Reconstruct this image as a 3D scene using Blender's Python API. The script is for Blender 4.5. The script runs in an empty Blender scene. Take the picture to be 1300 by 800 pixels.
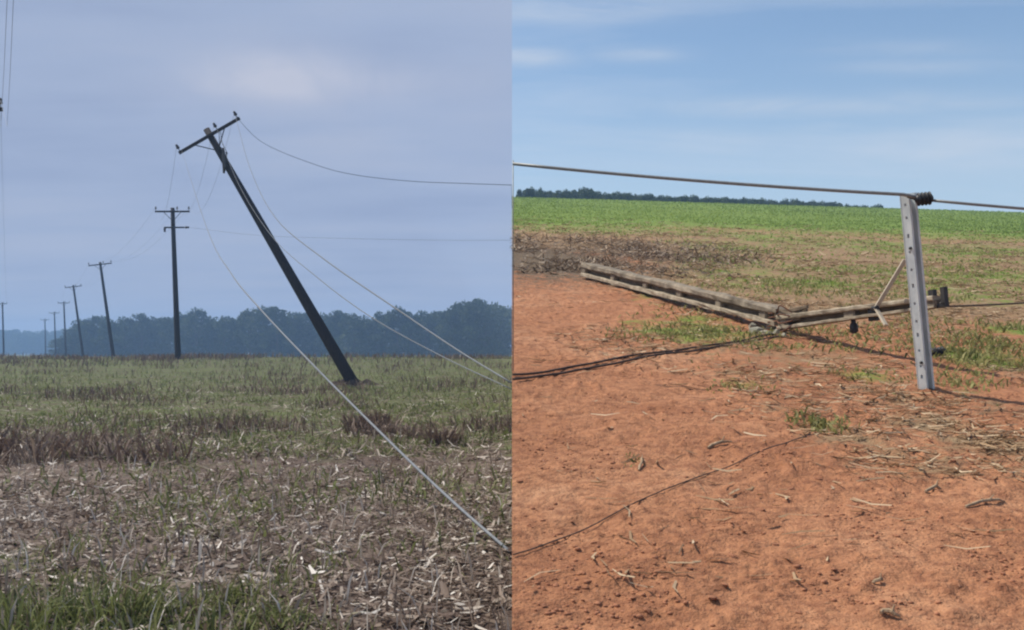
import bpy, bmesh, math, random
import numpy as np
from mathutils import Vector, Matrix

# ------------------------------------------------------------------ camera, sky, sun, exposure
F = 1300.0          # focal length in pixels of the 1300 x 800 photograph
HOR = 447.0         # eye level (row) of the flat field
EYE = 1.6
scene = bpy.context.scene
cam_d = bpy.data.cameras.new('camera')
cam_d.sensor_width = 36.0
cam_d.lens = 36.0 * F / 1300.0
cam_d.shift_y = (HOR - 400.0) / 1300.0
cam_d.clip_start = 0.05
cam_d.clip_end = 5000.0
cam = bpy.data.objects.new('camera', cam_d)
cam.location = (0, 0, EYE)
cam.rotation_euler = (math.radians(90), 0, 0)
scene.collection.objects.link(cam)
scene.camera = cam

SUN_EL = math.radians(56)
SUN_DIR_H = Vector((-0.90, 0.43, 0)).normalized()      # towards the sun, horizontally
SUN_VEC = Vector((SUN_DIR_H.x * math.cos(SUN_EL), SUN_DIR_H.y * math.cos(SUN_EL), math.sin(SUN_EL)))

world = bpy.data.worlds.new('World')
scene.world = world
world.use_nodes = True
wt = world.node_tree
wt.nodes.clear()

def N(t, kind, **kw):
    n = t.nodes.new(kind)
    for k, v in kw.items():
        setattr(n, k, v)
    return n

def setin(t, n, key, v):
    if hasattr(v, 'is_linked') or isinstance(v, bpy.types.NodeSocket):
        t.links.new(v, n.inputs[key])
    else:
        n.inputs[key].default_value = v

def M(t, op, a, b=None, c=None, clamp=False):
    n = N(t, 'ShaderNodeMath', operation=op)
    n.use_clamp = clamp
    setin(t, n, 0, a)
    if b is not None: setin(t, n, 1, b)
    if c is not None: setin(t, n, 2, c)
    return n.outputs[0]

def MIX(t, fac, a, b):
    n = N(t, 'ShaderNodeMix', data_type='RGBA')
    setin(t, n, 0, fac)
    for idx, v in ((6, a), (7, b)):
        if isinstance(v, bpy.types.NodeSocket): t.links.new(v, n.inputs[idx])
        else: n.inputs[idx].default_value = (v[0], v[1], v[2], 1)
    return n.outputs[2]

def RAMP(t, fac, stops, interp='LINEAR'):
    n = N(t, 'ShaderNodeValToRGB')
    n.color_ramp.interpolation = interp
    e = n.color_ramp.elements
    while len(e) < len(stops): e.new(0.5)
    for el, (p, c) in zip(e, stops):
        el.position = p
        el.color = (c[0], c[1], c[2], 1) if not isinstance(c, (int, float)) else (c, c, c, 1)
    t.links.new(fac, n.inputs[0])
    return n.outputs[0]

def NOISE(t, vec, scale, detail=4, rough=0.55, dist=0.0):
    n = N(t, 'ShaderNodeTexNoise')
    n.inputs['Scale'].default_value = scale
    n.inputs['Detail'].default_value = detail
    n.inputs['Roughness'].default_value = rough
    n.inputs['Distortion'].default_value = dist
    if vec is not None: t.links.new(vec, n.inputs['Vector'])
    return n.outputs['Fac']

def build_world():
    t = wt
    tc = N(t, 'ShaderNodeTexCoord')
    d = tc.outputs['Generated']
    sep = N(t, 'ShaderNodeSeparateXYZ'); t.links.new(d, sep.inputs[0])
    x, y, z = sep.outputs
    zc = M(t, 'MAXIMUM', z, 0.0)
    sky = N(t, 'ShaderNodeTexSky', sky_type='NISHITA')
    sky.sun_disc = False
    sky.sun_elevation = SUN_EL
    sky.sun_rotation = math.atan2(SUN_DIR_H.x, SUN_DIR_H.y)
    sky.air_density = 1.0; sky.dust_density = 0.6; sky.ozone_density = 1.6
    S = 10.0      # cloud colours are written at unit strength; background strength is 0.1
    # flat cloud layer coordinates
    zz = M(t, 'ADD', zc, 0.10)
    comb = N(t, 'ShaderNodeCombineXYZ')
    t.links.new(M(t, 'DIVIDE', x, zz), comb.inputs[0])
    t.links.new(M(t, 'DIVIDE', y, zz), comb.inputs[1])
    layer = comb.outputs[0]
    # soft-edged bank of cloud around a compass bearing and height
    def blob(cx, cz, rx, rz):
        ex = M(t, 'DIVIDE', M(t, 'SUBTRACT', M(t, 'DIVIDE', x, y), cx), rx)
        ez = M(t, 'DIVIDE', M(t, 'SUBTRACT', M(t, 'DIVIDE', z, y), cz), rz)
        r2 = M(t, 'ADD', M(t, 'MULTIPLY', ex, ex), M(t, 'MULTIPLY', ez, ez))
        g = M(t, 'POWER', 2.718, M(t, 'MULTIPLY', r2, -1.0), clamp=True)
        return M(t, 'MULTIPLY', g, M(t, 'GREATER_THAN', y, 0.0))
    # --- fair sky: pale air low down, thin cirrus streaks
    low = M(t, 'POWER', 2.718, M(t, 'MULTIPLY', M(t, 'SUBTRACT', zc, 0.12), -9.0), clamp=True)
    hs = N(t, 'ShaderNodeHueSaturation'); hs.inputs['Saturation'].default_value = 1.12; hs.inputs['Value'].default_value = 1.03
    t.links.new(sky.outputs[0], hs.inputs['Color'])
    fair = MIX(t, M(t, 'MULTIPLY', low, 0.72), hs.outputs[0], (S*0.43, S*0.54, S*0.66))
    mp = N(t, 'ShaderNodeMapping'); t.links.new(layer, mp.inputs[0])
    mp.inputs['Rotation'].default_value = (0, 0, math.radians(-8))
    mp.inputs['Scale'].default_value = (0.42, 1.5, 1)
    mp.inputs['Location'].default_value = (0.35, 2.9, 0)
    c1 = RAMP(t, NOISE(t, mp.outputs[0], 1.15, 7, 0.58, 0.5), [(0.46, 0.0), (0.78, 1.0)])
    fair = MIX(t, M(t, 'MULTIPLY', c1, 0.65), fair, (S*0.48, S*0.55, S*0.66))
    # named wisps of cirrus low over the red field
    stk = N(t, 'ShaderNodeMapping'); t.links.new(d, stk.inputs[0])
    stk.inputs['Rotation'].default_value = (0, math.radians(4), 0)
    stk.inputs['Scale'].default_value = (7, 7, 34)
    wn = RAMP(t, NOISE(t, stk.outputs[0], 1.0, 6, 0.6, 0.5), [(0.36, 0.0), (0.66, 1.0)])
    tot = None
    for (px, py, rx, ry, w) in ((715, 6, 150, 20, 1.0), (668, 72, 60, 13, 1.0), (800, 68, 60, 10, 0.6), (1010, 136, 190, 13, 0.7), (1210, 128, 110, 12, 0.6), (1180, 84, 110, 10, 0.5), (1150, 62, 120, 12, 0.35), (1230, 185, 200, 40, 0.55), (880, 178, 200, 22, 0.25)):
        g_ = M(t, 'MULTIPLY', blob((px-650)/F, (HOR-py)/F, rx/F, ry/F), w)
        tot = g_ if tot is None else M(t, 'MAXIMUM', tot, g_)
    fair = MIX(t, M(t, 'MULTIPLY', M(t, 'MULTIPLY', tot, M(t, 'MULTIPLY_ADD', wn, 0.75, 0.25)), 0.9, clamp=True), fair, (S*0.50, S*0.55, S*0.63))
    # --- overcast: grey lavender stratus with one lighter bank
    st = NOISE(t, layer, 0.55, 5, 0.5, 0.3)
    mp2 = N(t, 'ShaderNodeMapping'); t.links.new(layer, mp2.inputs[0])
    mp2.inputs['Scale'].default_value = (0.5, 1.3, 1)
    st2 = NOISE(t, mp2.outputs[0], 1.6, 6, 0.55, 0.2)
    over = RAMP(t, M(t, 'MULTIPLY_ADD', st2, 0.5, M(t, 'MULTIPLY', st, 0.5)),
                [(0.38, (S*0.262, S*0.325, S*0.475)), (0.50, (S*0.300, S*0.365, S*0.512)), (0.63, (S*0.340, S*0.395, S*0.526))])
    b = M(t, 'ADD', blob(-0.235, 0.270, 0.075, 0.030), M(t, 'MULTIPLY', blob(-0.17, 0.262, 0.16, 0.022), 0.55))
    nb = NOISE(t, d, 11.0, 9, 0.62, 0.6)
    b = M(t, 'MULTIPLY', b, M(t, 'MULTIPLY_ADD', nb, 1.9, -0.15, clamp=True))
    over = MIX(t, M(t, 'MULTIPLY', b, 0.9, clamp=True), over, (S*0.435, S*0.462, S*0.560))
    lowo = M(t, 'POWER', 2.718, M(t, 'MULTIPLY', zc, -14.0), clamp=True)
    over = MIX(t, M(t, 'MULTIPLY', lowo, 0.6), over, (S*0.375, S*0.430, S*0.555))
    side = M(t, 'LESS_THAN', x, 0.0)
    col = MIX(t, side, fair, over)
    bg = N(t, 'ShaderNodeBackground')
    bg.inputs['Strength'].default_value = 0.1
    t.links.new(col, bg.inputs['Color'])
    out = N(t, 'ShaderNodeOutputWorld')
    t.links.new(bg.outputs[0], out.inputs['Surface'])
build_world()

sun_d = bpy.data.lights.new('sun', 'SUN')
sun_d.energy = 4.6
sun_d.angle = math.radians(0.9)
sun_d.color = (1.0, 0.93, 0.82)
sun = bpy.data.objects.new('sun', sun_d)
sun.rotation_euler = SUN_VEC.to_track_quat('Z', 'Y').to_euler()
scene.collection.objects.link(sun)

scene.view_settings.view_transform = 'Standard'
scene.view_settings.look = 'None'
scene.view_settings.gamma = 1.0
scene.view_settings.use_curve_mapping = False
scene.view_settings.exposure = 0.3
scene.render.engine = 'CYCLES'
cy = scene.cycles
cy.use_denoising = True
cy.max_bounces = 6
cy.diffuse_bounces = 3
cy.transparent_max_bounces = 12
cy.volume_bounces = 1
cy.pixel_filter_type = 'BLACKMAN_HARRIS'
cy.filter_width = 2.2

rng = np.random.default_rng(11)
random.seed(5)
COL = scene.collection

# ------------------------------------------------------------------ numeric helpers
def vnoise(x, y, seed=0):
    x = np.asarray(x, float); y = np.asarray(y, float)
    xi = np.floor(x); yi = np.floor(y)
    fx = x - xi; fy = y - yi
    fx = fx*fx*(3-2*fx); fy = fy*fy*(3-2*fy)
    def h(a, b):
        v = np.sin(a*127.1 + b*311.7 + seed*74.7) * 43758.5453
        return v - np.floor(v)
    a = h(xi, yi); b = h(xi+1, yi); c = h(xi, yi+1); d = h(xi+1, yi+1)
    return (a*(1-fx)+b*fx)*(1-fy) + (c*(1-fx)+d*fx)*fy

def fbm(x, y, s, oct=3, seed=0):
    v = 0; a = 1; tot = 0
    for k in range(oct):
        v = v + a*(vnoise(x/s, y/s, seed+k)-0.5); tot += a
        s *= 0.5; a *= 0.5
    return v/tot

SA, SB = 0.1655, -0.030          # rise of the red field away from the road edge, and across it
def right_base(x, y):
    x = np.asarray(x, float); y = np.asarray(y, float)
    yy = np.maximum(y, 0)
    z = SA*yy + SB*x*np.clip(yy/3.0, 0, 1)
    k = np.clip(yy-108, 0, None)
    z = z - np.where(k < 55, 0.0016*k*k, 0.0016*55*55 + 0.176*(k-55))
    return np.maximum(z, -2.0 + 0*z)

def right_z(x, y):
    x = np.asarray(x, float); y = np.asarray(y, float)
    near = np.clip(1.0 - (y-14)/30.0, 0.0, 1.0)
    z = right_base(x, y)
    z = z + 0.075*fbm(x, y, 1.6, 3, 3) + near*(0.048*fbm(x, y, 0.30, 4, 9) + 0.030*fbm(0.72*x+0.69*y, 14*(0.69*x-0.72*y), 1.6, 2, 15)
              + 0.026*np.clip(vnoise(x/0.075, y/0.075, 61)-0.68, 0, 1)/0.3*np.clip(vnoise(x/0.5, y/0.5, 63)*2-0.6, 0, 1)
              + 0.017*np.clip(vnoise(x/0.04, y/0.04, 67)-0.60, 0, 1)/0.34*np.clip(vnoise(x/0.8, y/0.8, 69)*2.4-0.5, 0.15, 1))
    return z

def left_base(x, y):
    x = np.asarray(x, float); y = np.asarray(y, float)
    s = np.clip((y-48)/48.0, 0, 1); s = s*s*(3-2*s)
    s2 = np.clip((y-105)/200.0, 0, 1); s2 = s2*s2*(3-2*s2)
    return 1.0*s - 1.6*s2

def left_z(x, y):
    x = np.asarray(x, float); y = np.asarray(y, float)
    return left_base(x, y) + 0.10*fbm(x, y, 2.2, 3, 21) + 0.5*np.clip((y-40)/60, 0, 1)*fbm(x, y, 14, 2, 33)*0.6

def P(px, py, Y):
    return Vector(((px-650)/F*Y, Y, EYE + (HOR-py)/F*Y))

def on_right(px, py, lift=0.0):
    """point of the red field measured at that place of the photograph"""
    lo, hi = 0.5, 108.0
    u = (px-650)/F; w = (HOR-py)/F
    for _ in range(60):
        m = 0.5*(lo+hi)
        if EYE + w*m > float(right_base(u*m, m)): lo = m
        else: hi = m
    Y = 0.5*(lo+hi)
    return Vector((u*Y, Y, float(right_z(u*Y, Y)) + lift))

def on_left(px, py, lift=0.0):
    lo, hi = 0.5, 100.0
    u = (px-650)/F; w = (HOR-py)/F
    for _ in range(60):
        m = 0.5*(lo+hi)
        if EYE + w*m > float(left_base(u*m, m)): lo = m
        else: hi = m
    Y = 0.5*(lo+hi)
    return Vector((u*Y, Y, float(left_z(u*Y, Y)) + lift))

UPR = Vector((-SB, -SA, 1)).normalized()      # square to the red field

# ------------------------------------------------------------------ materials
def mat(name):
    m = bpy.data.materials.new(name); m.use_nodes = True
    t = m.node_tree; t.nodes.clear()
    out = N(t, 'ShaderNodeOutputMaterial')
    b = N(t, 'ShaderNodeBsdfPrincipled')
    t.links.new(b.outputs[0], out.inputs[0])
    return m, t, b, out

def objco(t):
    return N(t, 'ShaderNodeTexCoord').outputs['Object']

def simple_mat(name, c0, c1, scale=8, rough=0.8, metal=0.0, bump=0.3, stretch=(1, 1, 1), spec=0.3, bdist=0.01):
    m, t, b, out = mat(name)
    mp = N(t, 'ShaderNodeMapping'); t.links.new(objco(t), mp.inputs[0])
    mp.inputs['Scale'].default_value = stretch
    n = NOISE(t, mp.outputs[0], scale, 5, 0.6)
    t.links.new(RAMP(t, n, [(0.3, c0), (0.7, c1)]), b.inputs['Base Color'])
    b.inputs['Roughness'].default_value = rough
    b.inputs['Metallic'].default_value = metal
    b.inputs['Specular IOR Level'].default_value = spec
    if bump:
        bp = N(t, 'ShaderNodeBump'); bp.inputs['Strength'].default_value = bump; bp.inputs['Distance'].default_value = bdist
        t.links.new(n, bp.inputs['Height']); t.links.new(bp.outputs[0], b.inputs['Normal'])
    return m

def attr(t, name):
    a = N(t, 'ShaderNodeAttribute'); a.attribute_name = name
    return a

def leaf_mat(name, stops, trans=0.35, rough=0.65):
    """foliage: colour varies leaf by leaf through the attribute v"""
    m, t, b, out = mat(name)
    col = RAMP(t, attr(t, 'v').outputs['Fac'], stops)
    t.links.new(col, b.inputs['Base Color'])
    b.inputs['Roughness'].default_value = rough
    b.inputs['Specular IOR Level'].default_value = 0.2
    tr = N(t, 'ShaderNodeBsdfTranslucent'); t.links.new(col, tr.inputs[0])
    mx = N(t, 'ShaderNodeMixShader'); mx.inputs[0].default_value = trans
    t.links.new(b.outputs[0], mx.inputs[1]); t.links.new(tr.outputs[0], mx.inputs[2])
    t.links.new(mx.outputs[0], out.inputs[0])
    return m

def ground_right_mat():
    m, t, b, out = mat('red_soil')
    co = objco(t)
    a = N(t, 'ShaderNodeSeparateColor'); t.links.new(attr(t, 'cover').outputs['Color'], a.inputs[0])
    g, s, d = a.outputs[0], a.outputs[1], a.outputs[2]
    n1 = NOISE(t, co, 0.9, 7, 0.68, 0.5)
    n2 = NOISE(t, co, 14, 6, 0.65)
    n3 = NOISE(t, co, 55, 4, 0.6)
    soil = RAMP(t, n1, [(0.30, (0.330, 0.142, 0.071)), (0.55, (0.450, 0.212, 0.110)), (0.75, (0.540, 0.298, 0.170))])
    soil = MIX(t, RAMP(t, n2, [(0.42, 0.0), (0.66, 0.8)]), soil, (0.200, 0.082, 0.046))
    soil = MIX(t, RAMP(t, n3, [(0.58, 0.0), (0.75, 0.6)]), soil, (0.50, 0.27, 0.165))
    straw = RAMP(t, n2, [(0.3, (0.16, 0.098, 0.055)), (0.6, (0.34, 0.235, 0.135))])
    green = RAMP(t, NOISE(t, co, 3.0, 5, 0.7), [(0.3, (0.13, 0.19, 0.04)), (0.7, (0.20, 0.28, 0.06))])
    dark = RAMP(t, n2, [(0.3, (0.085, 0.062, 0.042)), (0.7, (0.20, 0.150, 0.100))])
    def th(v, noise, w=0.35):
        return M(t, 'DIVIDE', M(t, 'SUBTRACT', M(t, 'ADD', v, M(t, 'MULTIPLY', M(t, 'SUBTRACT', noise, 0.5), 1.5)), 0.5-w*0.5), w, clamp=True)
    nn = NOISE(t, co, 5.0, 6, 0.7)
    c = MIX(t, th(s, nn), soil, straw)
    c = MIX(t, th(d, nn), c, dark)
    c = MIX(t, th(g, NOISE(t, co, 2.6, 6, 0.7), 0.3), c, green)
    t.links.new(c, b.inputs['Base Color'])
    b.inputs['Roughness'].default_value = 0.95
    b.inputs['Specular IOR Level'].default_value = 0.1
    bp = N(t, 'ShaderNodeBump'); bp.inputs['Strength'].default_value = 1.0; bp.inputs['Distance'].default_value = 0.035
    t.links.new(M(t, 'ADD', n2, M(t, 'MULTIPLY', n3, 0.6)), bp.inputs['Height'])
    t.links.new(bp.outputs[0], b.inputs['Normal'])
    return m

def ground_left_mat():
    m, t, b, out = mat('stubble_soil')
    co = objco(t)
    a = N(t, 'ShaderNodeSeparateColor'); t.links.new(attr(t, 'cover').outputs['Color'], a.inputs[0])
    g, s, d = a.outputs[0], a.outputs[1], a.outputs[2]
    n1 = NOISE(t, co, 1.4, 6, 0.62, 0.3)
    n2 = NOISE(t, co, 16, 6, 0.65)
    soil = RAMP(t, n1, [(0.30, (0.070, 0.050, 0.042)), (0.70, (0.145, 0.105, 0.084))])
    straw = RAMP(t, n2, [(0.36, (0.085, 0.060, 0.050)), (0.66, (0.30, 0.235, 0.19))])
    green = RAMP(t, n2, [(0.3, (0.085, 0.10, 0.04)), (0.7, (0.165, 0.19, 0.075))])
    brown = RAMP(t, n2, [(0.3, (0.075, 0.052, 0.042)), (0.7, (0.17, 0.125, 0.095))])
    nn = NOISE(t, co, 3.2, 6, 0.7)
    def th(v, noise, w=0.4):
        return M(t, 'DIVIDE', M(t, 'SUBTRACT', M(t, 'ADD', v, M(t, 'MULTIPLY', M(t, 'SUBTRACT', noise, 0.5), 1.5)), 0.5-w*0.5), w, clamp=True)
    c = MIX(t, th(s, nn), soil, straw)
    c = MIX(t, th(d, nn), c, brown)
    c = MIX(t, th(g, NOISE(t, co, 1.1, 6, 0.7)), c, green)
    t.links.new(c, b.inputs['Base Color'])
    b.inputs['Roughness'].default_value = 0.95
    b.inputs['Specular IOR Level'].default_value = 0.1
    bp = N(t, 'ShaderNodeBump'); bp.inputs['Strength'].default_value = 0.8; bp.inputs['Distance'].default_value = 0.03
    t.links.new(n2, bp.inputs['Height']); t.links.new(bp.outputs[0], b.inputs['Normal'])
    return m

# ------------------------------------------------------------------ object helpers
def mesh_np(name, verts, faces_flat, sizes, material, v=None, parent=None, smooth=False):
    me = bpy.data.meshes.new(name)
    verts = np.asarray(verts, np.float32); sizes = np.asarray(sizes, np.int32)
    faces_flat = np.asarray(faces_flat, np.int32)
    me.vertices.add(len(verts)); me.vertices.foreach_set('co', verts.ravel())
    me.loops.add(len(faces_flat)); me.loops.foreach_set('vertex_index', faces_flat)
    me.polygons.add(len(sizes))
    st = np.concatenate([[0], np.cumsum(sizes)[:-1]]).astype(np.int32)
    me.polygons.foreach_set('loop_start', st)
    me.polygons.foreach_set('loop_total', sizes)
    if smooth: me.polygons.foreach_set('use_smooth', np.ones(len(sizes), bool))
    me.update(calc_edges=True)
    if v is not None:
        at = me.attributes.new('v', 'FLOAT', 'POINT')
        at.data.foreach_set('value', np.asarray(v, np.float32))
    me.materials.append(material)
    o = bpy.data.objects.new(name, me); COL.objects.link(o)
    if parent: o.parent = parent
    return o

class MB:
    """collects solid pieces of one part"""
    def __init__(s): s.v = []; s.f = []
    def add(s, vs, fs):
        b = len(s.v); s.v += [tuple(p) for p in vs]; s.f += [tuple(i+b for i in f) for f in fs]
    def beam(s, p0, p1, wh0, wh1=None, up=(0, 0, 1), bev=0.12):
        """tapering beam with chamfered long edges"""
        wh1 = wh1 or wh0
        p0 = Vector(p0); p1 = Vector(p1); ax = (p1-p0).normalized()
        sd = ax.cross(Vector(up)).normalized(); u = sd.cross(ax)
        vs = []
        for p, (w, h) in ((p0, wh0), (p1, wh1)):
            c = bev*min(w, h)
            for a, b in ((-w/2, -h/2+c), (-w/2, h/2-c), (-w/2+c, h/2), (w/2-c, h/2), (w/2, h/2-c), (w/2, -h/2+c), (w/2-c, -h/2), (-w/2+c, -h/2)):
                vs.append(p + sd*a + u*b)
        fs = [tuple(range(7, -1, -1)), tuple(range(8, 16))]
        for i in range(8):
            j = (i+1) % 8
            fs.append((i, j, 8+j, 8+i))
        s.add(vs, fs)
    def rough_beam(s, p0, p1, wh0, wh1, up, bev, jit, n=16):
        """beam whose edges wander a little, chipped and worn"""
        p0 = Vector(p0); p1 = Vector(p1); ax = (p1-p0).normalized()
        sd = ax.cross(Vector(up)).normalized(); u = sd.cross(ax); vs = []
        for k in range(n+1):
            f = k/n; p = p0.lerp(p1, f); w = wh0[0]+(wh1[0]-wh0[0])*f; h = wh0[1]+(wh1[1]-wh0[1])*f
            c = bev*min(w, h)
            for a, b in ((-w/2, -h/2+c), (-w/2, h/2-c), (-w/2+c, h/2), (w/2-c, h/2), (w/2, h/2-c), (w/2, -h/2+c), (w/2-c, -h/2), (-w/2+c, -h/2)):
                vs.append(p + sd*(a+random.gauss(0, jit)) + u*(b+random.gauss(0, jit)) + ax*random.gauss(0, jit))
        fs = [tuple(range(7, -1, -1)), tuple(range(8*n, 8*n+8))]
        for k in range(n):
            for i in range(8):
                j = (i+1) % 8; fs.append((8*k+i, 8*k+j, 8*k+8+j, 8*k+8+i))
        s.add(vs, fs)
    def tube(s, pts, r, n=8, cap=True):
        pts = [Vector(p) for p in pts]
        rs = r if isinstance(r, (list, tuple)) else [r]*len(pts)
        prev = None; b = len(s.v); vs = []
        for i, p in enumerate(pts):
            a = (pts[min(i+1, len(pts)-1)] - pts[max(i-1, 0)]).normalized()
            if prev is None:
                ref = Vector((0, 0, 1)) if abs(a.z) < 0.9 else Vector((1, 0, 0))
                sd = a.cross(ref).normalized()
            else:
                sd = (prev - a*prev.dot(a)).normalized()
            prev = sd; u = a.cross(sd)
            for k in range(n):
                an = 2*math.pi*k/n
                vs.append(p + (sd*math.cos(an) + u*math.sin(an))*rs[i])
        fs = []
        for i in range(len(pts)-1):
            for k in range(n):
                k2 = (k+1) % n
                fs.append((i*n+k, i*n+k2, (i+1)*n+k2, (i+1)*n+k))
        if cap:
            fs.append(tuple(range(n-1, -1, -1))); fs.append(tuple((len(pts)-1)*n+k for k in range(n)))
        s.add(vs, fs)
    def build(s, name, material, parent=None, smooth=False):
        me = bpy.data.meshes.new(name)
        me.from_pydata(s.v, [], s.f); me.update()
        bm = bmesh.new(); bm.from_mesh(me); bmesh.ops.recalc_face_normals(bm, faces=bm.faces); bm.to_mesh(me); bm.free()
        if smooth:
            for p in me.polygons: p.use_smooth = len(p.vertices) == 4
        me.materials.append(material)
        o = bpy.data.objects.new(name, me); COL.objects.link(o)
        if parent:
            o.parent = parent
            o.matrix_parent_inverse = parent.matrix_world.inverted()
        return o

def tag(o, label=None, cat=None, group=None, kind=None):
    if label: o['label'] = label
    if cat: o['category'] = cat
    if group: o['group'] = group
    if kind: o['kind'] = kind
    return o

def empty(name, loc):
    o = bpy.data.objects.new(name, None); COL.objects.link(o)
    o.location = loc; o.matrix_world = Matrix.Translation(Vector(loc))
    o.empty_display_size = 0.3
    return o

def copy_tree(o, parent=None):
    c = o.copy(); COL.objects.link(c)
    if parent: c.parent = parent
    for ch in list(o.children): copy_tree(ch, c)
    return c

# ------------------------------------------------------------------ the two fields
def graded(a, b, k, base):
    out = [a]
    while out[-1] < b:
        out.append(out[-1] + k*(out[-1]-a+base))
    return np.array(out)

def G(x, y, cx, cy, rx, ry):
    return np.exp(-(((x-cx)/rx)**2 + ((y-cy)/ry)**2))

def cover_right(x, y):
    """green, straw, grey debris on the red field, in metres on the ground"""
    n = fbm(x, y, 9.0, 3, 50)
    g = np.clip((y-25+18*n)/24.0, 0, 1)*0.95
    g = np.maximum(g, (0.40+0.5*fbm(x, y, 3.0, 2, 55))*np.clip((y-12+8*n)/8, 0, 1)*np.clip((x-0.10*y)/2.0, 0, 1))
    s = np.clip((y-9.6+5*n)/4.5, 0, 1)*0.72*np.maximum(np.clip((x-0.09*y+2.5*n)/1.6, 0, 1), np.clip((y-21+5*n)/5, 0, 1))
    s = s*np.clip(1.6-y/48, 0.25, 1)
    for (px, py, rx, ry, w) in PATCH_G:
        c = on_right(px, py); g = np.maximum(g, w*G(x, y, c.x, c.y, rx, ry))
    for (px, py, rx, ry, w) in PATCH_S:
        c = on_right(px, py); s = np.maximum(s, w*G(x, y, c.x, c.y, rx, ry))
    d = 0.0*x
    for (px, py, rx, ry, w) in PATCH_D:
        c = on_right(px, py); d = np.maximum(d, w*G(x, y, c.x, c.y, rx, ry))
    return g, s, d

PATCH_G = [(880, 418, 1.0, 1.6, 0.60), (1245, 455, 0.55, 0.8, 0.68), (1100, 480, 0.5, 0.5, 0.5), (1043, 538, 0.14, 0.12, 0.6),
           (950, 490, 0.35, 0.35, 0.45), (1290, 420, 0.5, 0.8, 0.6), (1030, 360, 1.6, 2.0, 0.58), (860, 375, 1.0, 2.0, 0.5), (1210, 500, 0.35, 0.2, 0.55)]
PATCH_S = [(1030, 455, 1.1, 0.9, 0.55), (1250, 560, 0.6, 0.7, 0.58), (1180, 540, 0.6, 0.5, 0.55), (1000, 520, 0.5, 0.5, 0.42), (1285, 470, 0.6, 0.9, 0.5), (1080, 560, 0.40, 0.45, 0.62), (1200, 590, 0.8, 0.6, 0.48), (1130, 500, 0.9, 0.7, 0.45), (990, 470, 1.2, 1.2, 0.40), (1270, 520, 0.5, 0.6, 0.42),
           (900, 440, 1.5, 1.8, 0.45), (1060, 390, 2.5, 3, 0.62)]
PATCH_D = [(690, 330, 2.6, 6.5, 0.85), (800, 322, 3.0, 6.0, 0.60), (690, 352, 1.5, 2.0, 0.55)]

def cover_left(x, y):
    n = fbm(x, y, 4.0, 3, 70)
    s = np.clip(1.15 - np.abs(y-11.6+3*n)/5.6, 0, 1)*0.85
    g = np.clip((y-12.5+7*n)/6, 0, 1)*0.60
    g = np.maximum(g, 0.40*np.clip(0.55+2.2*fbm(x, y, 1.3, 2, 77), 0, 1))
    g = np.maximum(g, np.clip((7.4-y+2.5*n)/1.2, 0, 1)*np.clip((-x-0.9+1.5*n)/1.0, 0.1, 1)*0.75)
    g = np.maximum(g, 0.66*G(x, y, -3.0, 42, 6, 12))
    n2_ = fbm(x, y, 1.5, 3, 78)
    d = np.clip(1 - np.abs(y-18.5+4*n+5*n2_)/4.5, 0, 1)*np.clip(0.75+2.5*n2_, 0, 1.2)*np.clip((-x-5.2+4*n)/2.0, 0.0, 1)*0.75
    d = np.maximum(d, 0.75*np.clip(1-np.abs(y-92+20*n)/16, 0, 1))
    d = np.maximum(d, 0.6*G(x, y, -2.9, 19.5, 1.2, 1.6))
    return g, s, d

def sheet(name, xs, ys, zf, coverf, material):
    X, Y = np.meshgrid(xs, ys)
    Z = zf(X, Y)
    nx, ny = len(xs), len(ys)
    idx = np.arange(nx*ny).reshape(ny, nx)
    quads = np.stack([idx[:-1, :-1], idx[:-1, 1:], idx[1:, 1:], idx[1:, :-1]], -1).reshape(-1, 4)
    if xs[-1] < xs[0]: quads = quads[:, ::-1]
    o = mesh_np(name, np.stack([X, Y, Z], -1).reshape(-1, 3), quads.ravel(), np.full(len(quads), 4), material, smooth=True)
    g, s, d = coverf(X.ravel(), Y.ravel())
    col = np.stack([g, s, d, np.ones_like(g)], -1).astype(np.float32)
    a = o.data.attributes.new('cover', 'FLOAT_COLOR', 'POINT')
    a.data.foreach_set('color', col.ravel())
    tag(o, kind='structure')
    return o

ys_r = np.concatenate([[-20, -8, -2, 0, 1.0, 2.0, 2.6, 3.0], graded(3.2, 330, 0.0072, 1.3)])
xs_r = np.concatenate([np.linspace(0, 4.5, 270), graded(4.5, 330, 0.013, 1.4)[1:]])
M_RED = ground_right_mat()
red_field = sheet('field_ground', xs_r, ys_r, right_z, cover_right, M_RED)
tag(red_field, 'sloping field of red bare soil turning green towards its crest')
ys_l = np.concatenate([[-20, -8, -2, 0], graded(1.0, 1040, 0.013, 3.0)])
xs_l = -graded(0.0, 600, 0.014, 3.0)
M_STUB = ground_left_mat()
left_field = sheet('field_ground', xs_l, ys_l, left_z, cover_left, M_STUB)
tag(left_field, 'flat stubble field with straw and green weeds under grey cloud')
# the earth bank where the two fields meet
bv = []; 
for y in ys_r:
    bv.append((0, y, float(right_z(0, y)))); bv.append((0, y, min(float(left_z(0, max(y, -20))), float(right_z(0, y))) - 0.5))
bf = [(2*i, 2*i+1, 2*i+3, 2*i+2) for i in range(len(ys_r)-1)]
mb = MB(); mb.add(bv, bf)
bank = mb.build('earth_bank', simple_mat('bank_soil', (0.07, 0.055, 0.04), (0.13, 0.10, 0.07), 3, 0.95, bump=0.8, bdist=0.05))
tag(bank, kind='structure')

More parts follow.
